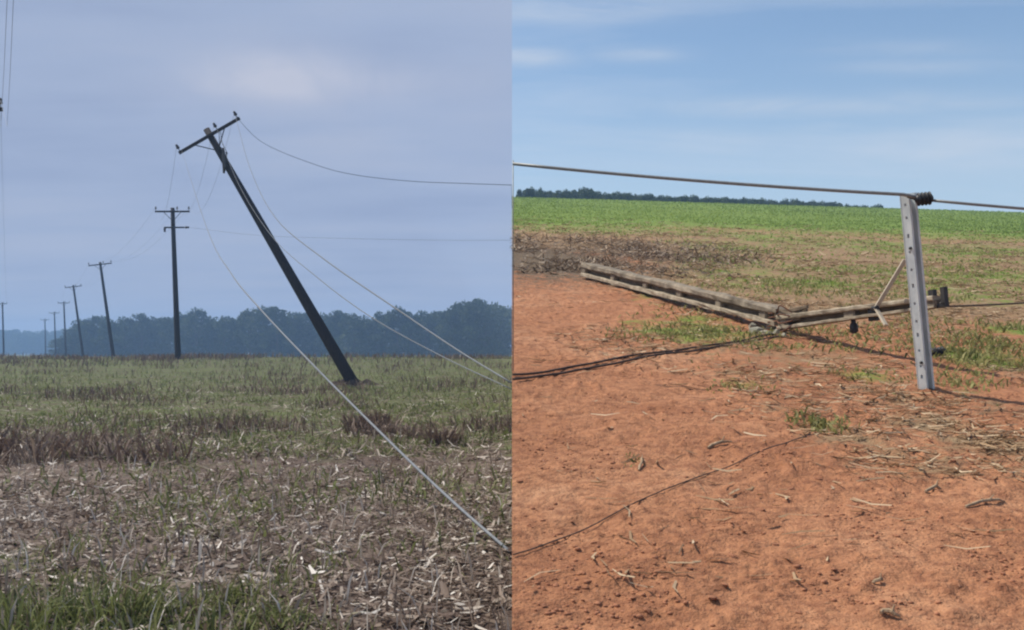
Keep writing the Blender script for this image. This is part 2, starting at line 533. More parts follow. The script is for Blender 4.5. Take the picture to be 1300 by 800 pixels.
# ------------------------------------------------------------------ unseen cloud sheet, added above the frame to shade the stubble field
def shade_deck():
    H = 200.0
    sx = -SUN_VEC.x/SUN_VEC.z*H; sy = SUN_VEC.y/SUN_VEC.z*H
    x1 = -sx; x0 = -1500.0
    xs = np.linspace(x0, x1, 60); ys = np.linspace(-900, 560, 60)
    X, Y = np.meshgrid(xs, ys)
    edge = np.minimum.reduce([(X-x0)/120, (x1-X)/160, (ys[-1]-Y)/60, (Y-ys[0])/120, np.ones_like(X)]).clip(0, 1)
    top = H + 0.5 + 18*edge*(0.5+fbm(X, Y, 90, 3, 90))
    bot = H - 9*edge*(0.5+fbm(X, Y, 70, 3, 95))
    n = X.size; idx = np.arange(n).reshape(X.shape)
    q = np.stack([idx[:-1, :-1], idx[:-1, 1:], idx[1:, 1:], idx[1:, :-1]], -1).reshape(-1, 4)
    rim = np.concatenate([idx[0, :-1], idx[:-1, -1], idx[-1, :0:-1], idx[:0:-1, 0]])
    side = np.stack([rim, np.roll(rim, -1), np.roll(rim, -1)+n, rim+n], -1)[:, ::-1]
    V = np.concatenate([np.stack([X, Y, top], -1).reshape(-1, 3), np.stack([X, Y, bot], -1).reshape(-1, 3)])
    Fq = np.concatenate([q, q[:, ::-1]+n, side])
    m, t, b, out = mat('cloud')  # see-through sheet that weakens the sun over the left field
    t.nodes.remove(b)
    tl = N(t, 'ShaderNodeBsdfTranslucent'); tl.inputs[0].default_value = (0.92, 0.93, 0.95, 1)
    tp = N(t, 'ShaderNodeBsdfTransparent')
    mx = N(t, 'ShaderNodeMixShader'); mx.inputs[0].default_value = 0.88
    t.links.new(tl.outputs[0], mx.inputs[1]); t.links.new(tp.outputs[0], mx.inputs[2]); t.links.new(mx.outputs[0], out.inputs[0])
    o = mesh_np('shade_cloud', V, Fq.ravel(), np.full(len(Fq), 4), m, smooth=True)
    tag(o, 'unseen cloud layer added to shade the stubble field', 'cloud', kind='stuff')
shade_deck()

# ------------------------------------------------------------------ ground cover
def blades(name, base, h, w, lean, material, v, seg=2, parent=None, yaw=None, droop=0.35):
    n = len(base)
    if yaw is None: yaw = rng.uniform(0, 2*np.pi, n)
    la = rng.uniform(0, 2*np.pi, n)
    ld = np.stack([np.cos(la), np.sin(la), np.zeros(n)], -1)
    wd = np.stack([np.cos(yaw), np.sin(yaw), np.zeros(n)], -1)
    h = np.broadcast_to(h, n); w = np.broadcast_to(w, n); lean = np.broadcast_to(lean, n)
    up = np.array([0, 0, 1.0])
    mid = base + up*(h*0.58)[:, None] + ld*(h*lean*0.42)[:, None]
    tip = base + up*(h*(1-droop*lean))[:, None] + ld*(h*lean)[:, None]
    hw = (w*0.5)[:, None]
    V = np.stack([base-wd*hw*0.8, base+wd*hw*0.8, mid+wd*hw, mid-wd*hw, tip], 1).reshape(-1, 3)
    i = np.arange(n)[:, None]*5
    Ff = np.concatenate([i+[0, 1, 2, 3], i+[3, 2, 4]], 1).ravel()
    S = np.tile([4, 3], n)
    return mesh_np(name, V, Ff, S, material, np.repeat(v, 5), parent)

def strips(name, base, L, w, material, v, tilt=0.18, parent=None, curl=0.25, yaw=None):
    """fallen stalks and leaves: bent flat strips"""
    n = len(base)
    if yaw is None: yaw = rng.uniform(0, 2*np.pi, n)
    d = np.stack([np.cos(yaw), np.sin(yaw), np.zeros(n)], -1)
    s = np.stack([-np.sin(yaw), np.cos(yaw), np.zeros(n)], -1)
    roll = rng.uniform(-0.7, 0.7, n)
    s = s*np.cos(roll)[:, None] + np.array([0, 0, 1.0])*np.sin(roll)[:, None]
    t1 = rng.normal(0, tilt, n); t2 = rng.normal(0, tilt, n)
    up = np.array([0, 0, 1.0])
    side = rng.normal(0, curl, n)
    a = base - d*(L*0.5)[:, None] + up*(np.abs(t1)*L*0.5)[:, None] + s*(side*L*0.3)[:, None]
    b = base
    c = base + d*(L*0.5)[:, None] + up*(t2*L*0.5)[:, None] + s*(side*L*0.3)[:, None]
    hw = (w*0.5)[:, None]
    V = np.stack([a-s*hw*0.7, a+s*hw*0.7, b-s*hw, b+s*hw, c-s*hw*0.4, c+s*hw*0.4], 1).reshape(-1, 3)
    i = np.arange(n)[:, None]*6
    Ff = np.concatenate([i+[0, 1, 3, 2], i+[2, 3, 5, 4]], 1).ravel()
    return mesh_np(name, V, Ff, np.full(2*n, 4), material, np.repeat(v, 6), parent)

def scatter(n, y0, y1, half=0.60, side=-1, power=1.0):
    """points on the visible wedge of a field, denser towards the near end"""
    u = rng.random(n)
    y = (y0**(1-power) + u*(y1**(1-power)-y0**(1-power)))**(1/(1-power)) if power != 1 else y0*(y1/y0)**u
    x = side*((0.04 if side > 0 else 0.0) + rng.random(n)*(half*y + 0.6))
    return x, y

def pick(x, y, dens):
    k = rng.random(len(x)) < dens
    return x[k], y[k]

M_STRAW = leaf_mat('straw', [(0.0, (0.12, 0.082, 0.064)), (0.45, (0.27, 0.205, 0.160)), (0.75, (0.50, 0.43, 0.36)), (1.0, (0.78, 0.73, 0.66))], 0.15)
M_STRAW_R = leaf_mat('straw_tan', [(0.0, (0.16, 0.088, 0.045)), (0.5, (0.34, 0.225, 0.125)), (1.0, (0.58, 0.46, 0.31))], 0.15)
M_DEBRIS = leaf_mat('grey_residue', [(0.0, (0.05, 0.036, 0.026)), (0.6, (0.23, 0.165, 0.11)), (1.0, (0.46, 0.37, 0.27))], 0.15)
M_GRASS = leaf_mat('grass_left', [(0.0, (0.085, 0.095, 0.035)), (0.5, (0.165, 0.19, 0.065)), (1.0, (0.31, 0.315, 0.14))], 0.35)
M_WEED_DRY = leaf_mat('dry_weed', [(0.0, (0.10, 0.066, 0.054)), (0.6, (0.205, 0.145, 0.112)), (1.0, (0.42, 0.335, 0.255))], 0.2)
M_CROP = leaf_mat('crop_green', [(0.0, (0.105, 0.15, 0.03)), (0.5, (0.18, 0.26, 0.05)), (1.0, (0.30, 0.36, 0.10))], 0.4)
M_WEED = leaf_mat('weed_green', [(0.0, (0.12, 0.125, 0.04)), (0.5, (0.225, 0.225, 0.075)), (1.0, (0.40, 0.36, 0.16))], 0.4)

def col3(x, y, z): return np.stack([x, y, z], -1)

# --- stubble field
x, y = scatter(62000, 5.2, 19, power=1.5)
g, s, d = cover_left(x, y)
x, y = pick(x, y, (0.10 + 0.9*s)*np.clip(0.8+1.8*fbm(x, y, 1.1, 3, 81), 0.25, 1))
n = len(x)
tag(strips('straw_litter', col3(x, y, left_z(x, y)+rng.uniform(0.0, 0.05, n)), 0.04+0.20*rng.random(n)**2, 0.006+0.030*rng.random(n)**1.5, M_STRAW, rng.beta(0.65, 1.3, n), 0.25),
    'pale broken maize straw littering the stubble field', 'straw', kind='stuff')
x, y = scatter(9000, 15, 60, power=1.4)
n = len(x)
tag(strips('straw_litter', col3(x, y, left_z(x, y)+rng.uniform(0.0, 0.08, n)), rng.uniform(0.1, 0.4, n), rng.uniform(0.012, 0.035, n), M_STRAW, rng.beta(1.4, 2.2, n), 0.3),
    'thin straw scattered among the weeds behind the stubble', 'straw', kind='stuff')
# broken stalks still standing
x, y = scatter(2600, 5.5, 24, power=1.5)
n = len(x)
tag(blades('stubble_stalks', col3(x, y, left_z(x, y)-0.01), rng.uniform(0.06, 0.30, n), rng.uniform(0.008, 0.018, n), rng.uniform(0, 0.7, n), M_STRAW, rng.beta(2, 1.5, n)),
    'cut maize stalks still standing in the stubble', 'stubble', kind='stuff')
# green weeds
def clumpy(x, y, s, seed, lo=0.0, k=3.0):
    return np.clip((fbm(x, y, s, 3, seed)-lo)*k+0.4, 0.02, 1)
x, y = scatter(120000, 7, 105, power=1.3)
g, s, d = cover_left(x, y)
x, y = pick(x, y, np.clip(g*1.5, 0.04, 1)*clumpy(x, y, 1.6, 120)*np.clip(y/20, 0.25, 1))
n = len(x)
sc = 0.7 + y/70
tag(blades('weed_cover', col3(x, y, left_z(x, y)-0.02), (0.04+0.26*rng.random(n)**2.2)*sc, rng.uniform(0.010, 0.034, n)*sc, rng.uniform(0.2, 1.5, n), M_GRASS, np.clip(rng.beta(2, 2, n)*0.7+clumpy(x, y, 3.0, 140)*0.3, 0, 1)),
    'green weeds covering the field around the leaning pole', 'weeds', kind='stuff')
x, y = scatter(42000, 4.6, 8.6, power=1.2)
g, s, d = cover_left(x, y)
x, y = pick(x, y, np.clip(g*1.3-0.1, 0.012, 1)*clumpy(x, y, 0.5, 160, 0.04, 6)*0.24)
n = len(x)
tag(blades('grass_tufts', col3(x, y, left_z(x, y)-0.02), rng.uniform(0.07, 0.26, n), rng.uniform(0.006, 0.015, n), rng.uniform(0.2, 1.0, n), M_GRASS, np.clip(rng.beta(2.5, 1.8, n), 0, 1)),
    'bright green grass at the near edge of the stubble', 'grass', kind='stuff')
# brown dead weeds
x, y = scatter(60000, 11.5, 27, power=1.2)
g, s, d = cover_left(x, y)
x, y = pick(x, y, np.clip(d*1.3-0.12, 0.012, 1)*clumpy(x, y, 0.9, 180, 0.02, 5))
n = len(x)
tag(blades('dead_weeds', col3(x, y, left_z(x, y)-0.02), rng.uniform(0.10, 0.60, n)*rng.uniform(0.25, 1, n), rng.uniform(0.008, 0.034, n), rng.uniform(0.1, 1.4, n), M_WEED_DRY, rng.beta(1.6, 2.2, n)),
    'band of tall brown dead weeds behind the straw', 'weeds', kind='stuff')
x, y = scatter(60000, 20, 80, power=1.3)
x, y = pick(x, y, np.clip((fbm(x, y, 2.6, 4, 190)-0.04)*4, 0, 1)*0.5)
n = len(x)
tag(blades('dead_weeds', col3(x, y, left_z(x, y)-0.02), rng.uniform(0.10, 0.45, n)*(0.7+y/90), rng.uniform(0.012, 0.03, n)*(0.7+y/50), rng.uniform(0.1, 0.9, n), M_WEED_DRY, rng.beta(1.6, 2.2, n)),
    'brown withered clumps scattered through the green weeds', 'weeds', kind='stuff')
x, y = scatter(26000, 70, 112, power=1.2)
g, s, d = cover_left(x, y)
x, y = pick(x, y, np.clip(d*1.2, 0.08, 1)*clumpy(x, y, 5.0, 200))
n = len(x)
tag(blades('dead_weeds', col3(x, y, left_z(x, y)-0.02), rng.uniform(0.15, 0.7, n), rng.uniform(0.03, 0.09, n), rng.uniform(0.05, 0.6, n), M_WEED_DRY, rng.beta(1.8, 2.0, n)),
    'brown weeds along the far rise of the field', 'weeds', kind='stuff')

# --- red field
x, y = scatter(110000, 16, 150, half=0.56, side=1, power=1.1)
g, s, d = cover_right(x, y)
x, y = pick(x, y, np.clip(g*1.25-0.25, 0.0, 1)*np.clip(clumpy(x, y, 2.2, 220)+np.clip((y-40)/20, 0, 0.6), 0, 1))
n = len(x)
sc = 0.75 + y/80
tag(blades('crop_cover', col3(x, y, right_z(x, y)-0.02), rng.uniform(0.03, 0.11, n)*sc, rng.uniform(0.02, 0.05, n)*sc, rng.uniform(0.5, 1.6, n), M_CROP, np.clip(0.55*rng.beta(2, 2, n)+0.45*(0.5+1.6*fbm(x, y, 12, 3, 230)), 0, 1)),
    'low green crop covering the far slope of the red field', 'crop', kind='stuff')
x, y = scatter(120000, 4, 48, half=0.56, side=1, power=1.2)
g, s, d = cover_right(x, y)
x, y = pick(x, y, np.clip(s*1.3-0.12, 0.02, 1)*clumpy(x, y, 0.8, 240)*np.clip((y-2.5)/5.0, 0.3, 0.85))
n = len(x)
tag(strips('straw_litter', col3(x, y, right_z(x, y)+rng.uniform(0.0, 0.02, n)), rng.uniform(0.05, 0.24, n)*(0.8+y/40), rng.uniform(0.005, 0.016, n)*(0.8+y/25), M_STRAW_R, rng.beta(1.6, 1.6, n), 0.14),
    'tan straw scattered over the red soil', 'straw', kind='stuff')
x, y = scatter(60000, 6.5, 34, half=0.54, side=1, power=1.3)
g, s, d = cover_right(x, y)
k_ = np.clip((x-0.13*y+1.2*fbm(x, y, 2.0, 2, 270))/1.2, 0, 1)*np.clip((y-7.4+2.5*fbm(x, y, 2.5, 2, 271))/3.0, 0, 1)
x, y = pick(x, y, np.clip((fbm(x, y, 1.3, 3, 275)-0.03)*7, 0.02, 1)*np.maximum(k_*0.5, np.clip(g*1.4-0.3, 0, 1)))
n = len(x)
tag(blades('weed_sprouts', col3(x, y, right_z(x, y)-0.01), rng.uniform(0.02, 0.11, n)*(0.8+y/50), rng.uniform(0.010, 0.026, n)*(0.8+y/40), rng.uniform(0.5, 1.8, n), M_WEED, rng.beta(1.6, 2, n)),
    'low yellow green sprouts thinly covering the soil around the fallen pole', 'weeds', kind='stuff')
x, y = scatter(34000, 18, 42, half=0.24, side=1, power=1.1)
g, s, d = cover_right(x, y)
x, y = pick(x, y, np.clip(d*1.3-0.2, 0.0, 1)*clumpy(x, y, 1.5, 260))
n = len(x)
tag(strips('grey_residue', col3(x, y, right_z(x, y)+0.22*rng.random(n)*clumpy(x, y, 2.0, 265, 0.0, 4)), rng.uniform(0.08, 0.34, n), rng.uniform(0.012, 0.04, n), M_DEBRIS, rng.beta(1.2, 1.3, n), 0.4),
    'heap of grey brown crop residue behind the fallen pole base', 'crop residue', kind='stuff')

# ------------------------------------------------------------------ soil clods
M_CLOD = simple_mat('clod_soil', (0.27, 0.112, 0.058), (0.40, 0.18, 0.098), 22, 0.95, bump=0.6, bdist=0.01)
ICO_V = []; 
def ico():
    bm = bmesh.new(); bmesh.ops.create_icosphere(bm, subdivisions=1, radius=1.0)
    v = np.array([p.co[:] for p in bm.verts]); f = np.array([[q.index for q in fc.verts] for fc in bm.faces]); bm.free()
    return v, f
ICV, ICF = ico()
def clod_shapes(n, r, flat=0.65):
    V = ICV[None]*(1 + rng.normal(0, 0.20, (n, len(ICV), 1)))
    V = V*np.stack([rng.uniform(0.8, 1.4, n), rng.uniform(0.7, 1.2, n), flat*rng.uniform(0.6, 1.2, n)], -1)[:, None, :]
    a = rng.uniform(0, 6.28, n)
    c, s = np.cos(a)[:, None], np.sin(a)[:, None]
    V = np.stack([V[..., 0]*c-V[..., 1]*s, V[..., 0]*s+V[..., 1]*c, V[..., 2]], -1)
    return V*np.asarray(r)[:, None, None]
x, y = scatter(15000, 3.4, 20, half=0.56, side=1, power=1.5)
x, y = pick(x, y, clumpy(x, y, 0.45, 300, 0.02, 6))
r = 0.003 + 0.010*rng.random(len(x))**3
V = clod_shapes(len(x), r) + col3(x, y, right_z(x, y))[:, None, :] + np.array([0, 0, 1])*(r*0.2)[:, None, None]
Fc = (ICF[None] + (np.arange(len(x))*len(ICV))[:, None, None]).reshape(-1, 3)
tag(mesh_np('soil_crumbs', V.reshape(-1, 3), Fc.ravel(), np.full(len(Fc), 3), M_CLOD), 'small crumbs of red soil strewn over the bare field', 'soil', kind='stuff')
protos = []
for k in range(6):
    me = bpy.data.meshes.new('soil_clod')
    v = clod_shapes(1, np.array([1.0]))[0]
    me.from_pydata(v.tolist(), [], ICF.tolist()); me.update(); me.materials.append(M_CLOD)
    protos.append(me)
spots = [(1213, 572), (1210, 590), (1180, 560), (1105, 660), (930, 705), (875, 722), (880, 690), (700, 640), (835, 640), (760, 590), (1155, 640), (985, 690), (1060, 735),
         (1195, 700), (1262, 735), (965, 650), (735, 745), (690, 770), (1125, 790), (905, 765), (820, 780), (1015, 780), (1235, 680), (715, 560), (780, 540), (870, 610), (1040, 610), (1005, 620), (920, 745), (660, 610)]
for i, (px, py) in enumerate(spots):
    o = bpy.data.objects.new('soil_clod', protos[i % 6]); COL.objects.link(o)
    r = random.uniform(0.012, 0.024)
    o.location = on_right(px, py, r*0.05); o.scale = (r, r, r); o.rotation_euler = (0, 0, random.uniform(0, 6))
    tag(o, 'crumbly clod of red soil lying on the bare field', 'soil clod', 'larger soil clods on the red field')

# ------------------------------------------------------------------ sticks and weeds one can pick out on the red field
M_STICK = simple_mat('dry_stick', (0.20, 0.13, 0.075), (0.44, 0.33, 0.21), 30, 0.85)
def stick(pa, pb, r, label):
    a = on_right(*pa); b = on_right(*pb)
    root = a.copy()
    m = MB(); pts = []
    for k in range(6):
        f = k/5; p = a.lerp(b, f); p.z = max(p.z, float(right_z(p.x, p.y))) + r*0.8 + 0.012*math.sin(f*3.1)
        p += Vector((random.uniform(-1, 1), random.uniform(-1, 1), 0))*r*0.7
        pts.append(p)
    m.tube(pts, [r*0.7, r, r*0.95, r*0.9, r*0.75, r*0.4], 7)
    q = pts[3]; m.tube([q, q+(b-a)*0.12+Vector((0, 0, r*3))], [r*0.5, r*0.25], 5)
    tag(m.build('stick', M_STICK), label, 'stick')
stick((898, 573), (930, 567), 0.011, 'pale stick lying alone on bare red soil in mid field')
stick((1225, 650), (1278, 640), 0.009, 'long dry stick on the soil at the right edge of the photo')
stick((1176, 628), (1196, 621), 0.010, 'short dark stick on red soil below the steel post')
stick((1258, 590), (1277, 606), 0.010, 'pale stalk lying slanted right of the steel post base')
stick((1110, 745), (1122, 742), 0.008, 'short stick near the bottom of the red field')
stick((812, 600), (815, 588), 0.008, 'small pale upright stalk on bare red soil')
stick((1118, 795), (1142, 799), 0.010, 'dark stick at the bottom edge of the photo')

def weed(px, py, R, H, nb, label, material=None, wide=0.022, left=False):
    c = on_left(px, py) if left else on_right(px, py)
    zf = left_z if left else right_z
    root = empty('weed_clump', c); tag(root, label, 'weed')
    a = rng.uniform(0, 6.28, nb); q = R*(1.0 if left else 2.1)*rng.random(nb)**(0.5 if left else 0.8)
    nb = int(nb*(1.0 if left else 0.8)); a = a[:nb]; q = q[:nb]
    if not left: wide *= 0.85; H *= 0.62
    x = c.x+q*np.cos(a); y = c.y+q*np.sin(a)
    o = blades('foliage', col3(x, y, zf(x, y)-0.01), rng.uniform(0.35, 1.0, nb)*H, rng.uniform(0.6, 1.3, nb)*wide, rng.uniform(0.3, 1.2, nb), material or M_WEED, rng.beta(2, 2, nb))
    o.parent = root; o.matrix_parent_inverse = root.matrix_world.inverted()
    for k in range(4):
        m = MB()
        an = random.uniform(0, 6.28); rr = R*0.5*random.random()
        b = Vector((c.x+rr*math.cos(an), c.y+rr*math.sin(an), 0)); b.z = float(zf(b.x, b.y))-0.02
        m.tube([b, b+Vector((random.uniform(-.3, .3)*H, random.uniform(-.3, .3)*H, H*0.6)), b+Vector((random.uniform(-.6, .6)*H, random.uniform(-.6, .6)*H, H*0.95))], [0.006, 0.004, 0.002], 5)
        m.build('stem', M_STICK if left else M_STEM, root)
M_STEM = simple_mat('green_stem', (0.10, 0.12, 0.03), (0.20, 0.19, 0.07), 12, 0.7, bump=0)
weed(1043, 542, 0.12, 0.17, 150, 'green weed clump growing where the loose wire ends on red soil')
weed(1230, 455, 0.26, 0.24, 330, 'tall green weed clump behind the foot of the steel post')
weed(1265, 440, 0.24, 0.22, 260, 'green weeds farther right of the steel post, nearer the cable')
weed(1287, 418, 0.26, 0.20, 220, 'green weeds at the right edge of the photo beside the cable')
weed(1215, 488, 0.18, 0.13, 160, 'low weeds in the shadow just right of the steel post')
weed(1100, 478, 0.20, 0.12, 130, 'small weeds left of the steel post on straw covered soil')
weed(940, 497, 0.16, 0.10, 90, 'yellowish sprouts on bare soil below the broken pole')
weed(850, 425, 0.36, 0.18, 300, 'yellow green weeds in front of the fallen pole, left part')
weed(905, 425, 0.34, 0.18, 300, 'yellow green weeds in front of the fallen pole near its break')
weed(805, 590, 0.05, 0.06, 40, 'tiny grey weed on the bare red soil', M_WEED, 0.012)
weed(1000, 365, 0.55, 0.22, 280, 'green weed patch behind the break of the fallen pole')
weed(1050, 358, 0.55, 0.22, 280, 'green weed patch behind the raised pole tip')
# weeds of the stubble field
weed(468, 548, 0.55, 0.62, 330, 'reddish brown dead shrub below the leaning pole foot', M_WEED_DRY, 0.03, True)
weed(505, 556, 0.50, 0.40, 240, 'low brown dead weeds right of the reddish shrub', M_WEED_DRY, 0.03, True)
weed(563, 568, 0.26, 0.50, 200, 'dark lone upright weed clump in the green field', M_WEED_DRY, 0.025, True)
weed(55, 800, 0.30, 0.34, 220, 'grass tussock in the bottom left corner of the photo', M_GRASS, 0.012, True)
weed(150, 795, 0.28, 0.36, 220, 'grass tussock with dry stem at the near edge of the stubble', M_GRASS, 0.012, True)
weed(285, 780, 0.22, 0.26, 90, 'bright grass tussock in the near stubble, middle of the left field', M_GRASS, 0.012, True)
weed(345, 800, 0.20, 0.22, 140, 'low grass tussock right of the bright one at the near edge', M_GRASS, 0.012, True)
weed(25, 585, 0.75, 0.62, 150, 'tall brown weeds at the left edge of the photo', M_WEED_DRY, 0.03, True)
weed(185, 588, 0.6, 0.55, 120, 'tall brown weeds standing at the middle of the dead band', M_WEED_DRY, 0.03, True)
weed(100, 580, 0.7, 0.5, 120, 'brown weeds between the two taller dead clumps', M_WEED_DRY, 0.03, True)

# ------------------------------------------------------------------ utility poles on the stubble field
M_WOOD = simple_mat('pole_wood', (0.018, 0.015, 0.015), (0.050, 0.042, 0.040), 5, 0.85, bump=0.4, stretch=(6, 6, 0.5))
M_IRON = simple_mat('dark_iron', (0.03, 0.03, 0.032), (0.07, 0.065, 0.06), 12, 0.6, 0.5, bump=0.1)
M_PORC = simple_mat('porcelain', (0.05, 0.045, 0.045), (0.085, 0.075, 0.07), 6, 0.3, bump=0)
M_ALU = simple_mat('aluminium_wire', (0.42, 0.44, 0.46), (0.56, 0.57, 0.58), 20, 0.5, 0.3, bump=0)
M_GUY = simple_mat('weathered_wire', (0.165, 0.18, 0.20), (0.235, 0.25, 0.27), 20, 0.7, 0.1, bump=0)
M_FAINT = simple_mat('dull_aluminium_wire', (0.22, 0.25, 0.30), (0.30, 0.33, 0.38), 20, 0.6, 0.2, bump=0)
M_DULLWIRE = simple_mat('grey_wire', (0.13, 0.15, 0.18), (0.20, 0.22, 0.25), 20, 0.6, 0.2, bump=0)

def insulator(m_parent, base, up, s=1.0):
    base = Vector(base); up = Vector(up)
    m = MB()
    prof = [(0, 0.015), (0.10, 0.015), (0.11, 0.055), (0.15, 0.075), (0.17, 0.05), (0.20, 0.065), (0.23, 0.045), (0.27, 0.05), (0.30, 0.02)]
    m.tube([base+up*(z*s) for z, r in prof], [r*s for z, r in prof], 10)
    return m.build('insulator', M_PORC, m_parent, True)

def utility_pole(pb, pt, r0, r1, arm_half, arm_dir, arm_drop, label, group, lower=False, fuse=False, double=False):
    pb = Vector(pb); pt = Vector(pt)
    root = empty('utility_pole', pb); tag(root, label, 'utility pole', group)
    ax = (pt-pb).normalized(); L = (pt-pb).length
    m = MB()
    K = 9
    m.tube([pb - ax*0.6 + (ax*(L+0.6))*(k/K) for k in range(K+1)], [r0+(r1-r0)*k/K for k in range(K+1)], 14)
    m.build('pole', M_WOOD, root, True)
    ad = Vector(arm_dir).normalized(); ad = (ad - ax*ad.dot(ax)).normalized()
    fwd = ad.cross(ax).normalized()
    if fwd.y > 0: fwd = -fwd
    c = pt - ax*arm_drop + fwd*(r1+0.055)
    tips = []
    m = MB(); m.beam(c-ad*arm_half, c+ad*arm_half, (0.11, 0.15), up=ax); arm = m.build('crossarm', M_WOOD, root)
    for s in (-1, 1):
        m = MB(); m.beam(c+ad*s*arm_half*0.52+fwd*0.07-ax*0.02, pt-ax*(arm_drop+0.85)+fwd*(r1+0.02), (0.012, 0.05), up=ad); m.build('brace', M_IRON, root)
    for s in (-0.95, 0.28, 0.95):
        b = c+ad*s*arm_half+ax*0.07
        insulator(arm, b, ax, 1.25 if arm_half > 1 else 1.0)
        tips.append(b+ax*0.3)
    m = MB(); m.tube([c-fwd*(2*r1+0.2), c+fwd*0.1], 0.022, 8); m.build('bolt', M_IRON, root)
    if lower:
        c2 = pt - ax*1.75 + fwd*(r1+0.05)
        m = MB(); m.beam(c2-ad*0.75, c2+ad*0.95, (0.10, 0.13), up=ax); low_arm = m.build('lower_arm', M_WOOD, root)
        for s in (-0.7, 0.9):
            m = MB(); q = c2+ad*s
            pf = [(0.08, 0.03), (0.12, 0.10), (0.22, 0.11), (0.28, 0.07), (0.36, 0.10), (0.46, 0.05)]
            if s > 0: m.tube([q+ad*z for z, r in pf], [r for z, r in pf], 10)
            else: m.tube([q-ax*(z-0.05) for z, r in pf], [r for z, r in pf], 10)
            m.build('insulator', M_PORC, low_arm, True)
        tips.append(c2+ad*1.36)
    if fuse:
        q = pt - ax*1.75 + Vector((0.02, -0.22, 0))
        m = MB(); m.tube([q+Vector((0.0, 0, 0.55)), q+Vector((0.02, 0, 0.2)), q+Vector((0.05, 0, -0.35)), q+Vector((0.03, 0, -0.7))], [0.05, 0.09, 0.10, 0.05], 8); m.build('fuse_holder', M_PORC, root, True)
        m = MB(); m.beam(q+Vector((0.16, 0.0, 0.35)), q+Vector((0.12, 0, -0.45)), (0.06, 0.06)); m.build('fuse_tube', M_IRON, root)
        m = MB(); m.tube([c+ad*0.55, c+ad*0.58-Vector((0, 0, 0.8)), q+Vector((0.05, 0, 0.4))], 0.018, 6); m.build('jumper_wire', M_IRON, root)
        m = MB(); m.tube([c+ad*0.62, c+ad*0.72-Vector((0, 0, 0.7)), q+Vector((0.22, 0, 0.25))], 0.014, 6); m.build('jumper_wire', M_IRON, root)
    return tips

def gz(p):
    return float(left_z(p.x, p.y))
# the leaning pole
Yp = 48.0
lb = on_left(449, 488); Yp = lb.y
lt = P(262, 164, Yp)
tips0 = utility_pole(lb, lt, 0.31, 0.16, 1.72, P(303, 148, Yp)-P(230, 195, Yp), 0.42, 'dark wooden utility pole leaning far to the left in the field', None, fuse=True)
# heaved earth at its foot
m = MB()
R_ = 16
ring = []
for j, (rr, hh) in enumerate(((1.35, -0.05), (0.95, 0.10), (0.62, 0.20), (0.38, 0.05))):
    for k in range(R_):
        an = 2*math.pi*k/R_; q = rr*(1+0.22*math.sin(3*an+j)+0.12*math.sin(7*an))
        xx = lb.x-0.1+q*math.cos(an); yy = lb.y-0.15+q*0.8*math.sin(an)
        ring.append((xx, yy, float(left_z(xx, yy))+hh*(1+0.5*math.sin(5*an+j))))
fs = [(j*R_+k, j*R_+(k+1) % R_, (j+1)*R_+(k+1) % R_, (j+1)*R_+k) for j in range(3) for k in range(R_)]
m.add(ring, fs)
tag(m.build('soil_mound', simple_mat('heaved_soil', (0.03, 0.022, 0.018), (0.10, 0.07, 0.055), 5, 0.95, bump=0.8, bdist=0.05)), 'dark heaved earth round the foot of the leaning pole', 'soil')

def chain_pole(px_b, px_t, py_t, Y, arm_px, tilt, label, lower=False, Hd=13.0):
    b = P(px_b, 447, Y); b.z = gz(b)
    t = P(px_t, py_t, Y)
    half = arm_px/F*Y/2
    return utility_pole(b, t, 0.27, 0.17, half, Vector((1, 0.25, tilt)), 0.35, label, None, lower)
tips1 = chain_pole(226, 219, 264, 90, 42, 0.03, 'upright wooden pole with two crossarms behind the leaning pole', True)
tips2 = chain_pole(144, 127, 333, 148, 28, 0.10, 'slightly tilted pole left of the upright two armed pole')
tips3 = chain_pole(106, 93, 362, 200, 20, 0.06, 'smaller tilted pole, third of the row going away')
tips4 = chain_pole(84, 81, 383, 262, 14, 0.0, 'small hazy pole, fourth of the row going away')
tips5 = chain_pole(71, 69, 396, 318, 12, 0.0, 'tiny hazy pole, fifth of the row going away')
tips6 = chain_pole(58, 57, 405, 372, 10, 0.0, 'faintest pole at the far end of the row')
tips7 = chain_pole(5, 3, 384, 265, 12, 0.0, 'faint distant pole at the left edge of the photo')
# near pole just outside the left edge: only its arm end shows
nb = P(-52, 470, 40); nb.z = gz(nb)
tips8 = utility_pole(nb, P(-52, 128, 40), 0.27, 0.18, 1.72, Vector((1, 0.1, 0)), 0.35, 'near pole whose crossarm end shows at the left edge', None)

def wire(name, pts, r, material, label, cat='wire', group=None, n=6):
    m = MB(); m.tube(pts, r, n)
    o = m.build(name, material, None, True)
    tag(o, label, cat, group); return o

def sag(a, b, s, n=14):
    a = Vector(a); b = Vector(b)
    return [a.lerp(b, k/n) - Vector((0, 0, 4*s*(k/n)*(1-k/n))) for k in range(n+1)]

def smooth_path(ctrl, n=6):
    """Catmull-Rom through 3-D points"""
    c = [ctrl[0]*2-ctrl[1]] + ctrl + [ctrl[-1]*2-ctrl[-2]]
    out = []
    for i in range(1, len(c)-2):
        for k in range(n):
            t = k/n
            p0, p1, p2, p3 = c[i-1], c[i], c[i+1], c[i+2]
            out.append(0.5*((2*p1)+(p2-p0)*t+(2*p0-5*p1+4*p2-p3)*t*t+(3*p1-p0-3*p2+p3)*t*t*t))
    out.append(ctrl[-1]); return out

def wire_between(y0, y1, pix):
    """a span between two depths measured along its photographed course"""
    d = [0]
    for a, b in zip(pix[:-1], pix[1:]): d.append(d[-1]+math.hypot(a[0]-b[0], a[1]-b[1]))
    return [P(p[0], p[1], 1/((1-q/d[-1])/y0 + q/d[-1]/y1)) for p, q in zip(pix, d)]

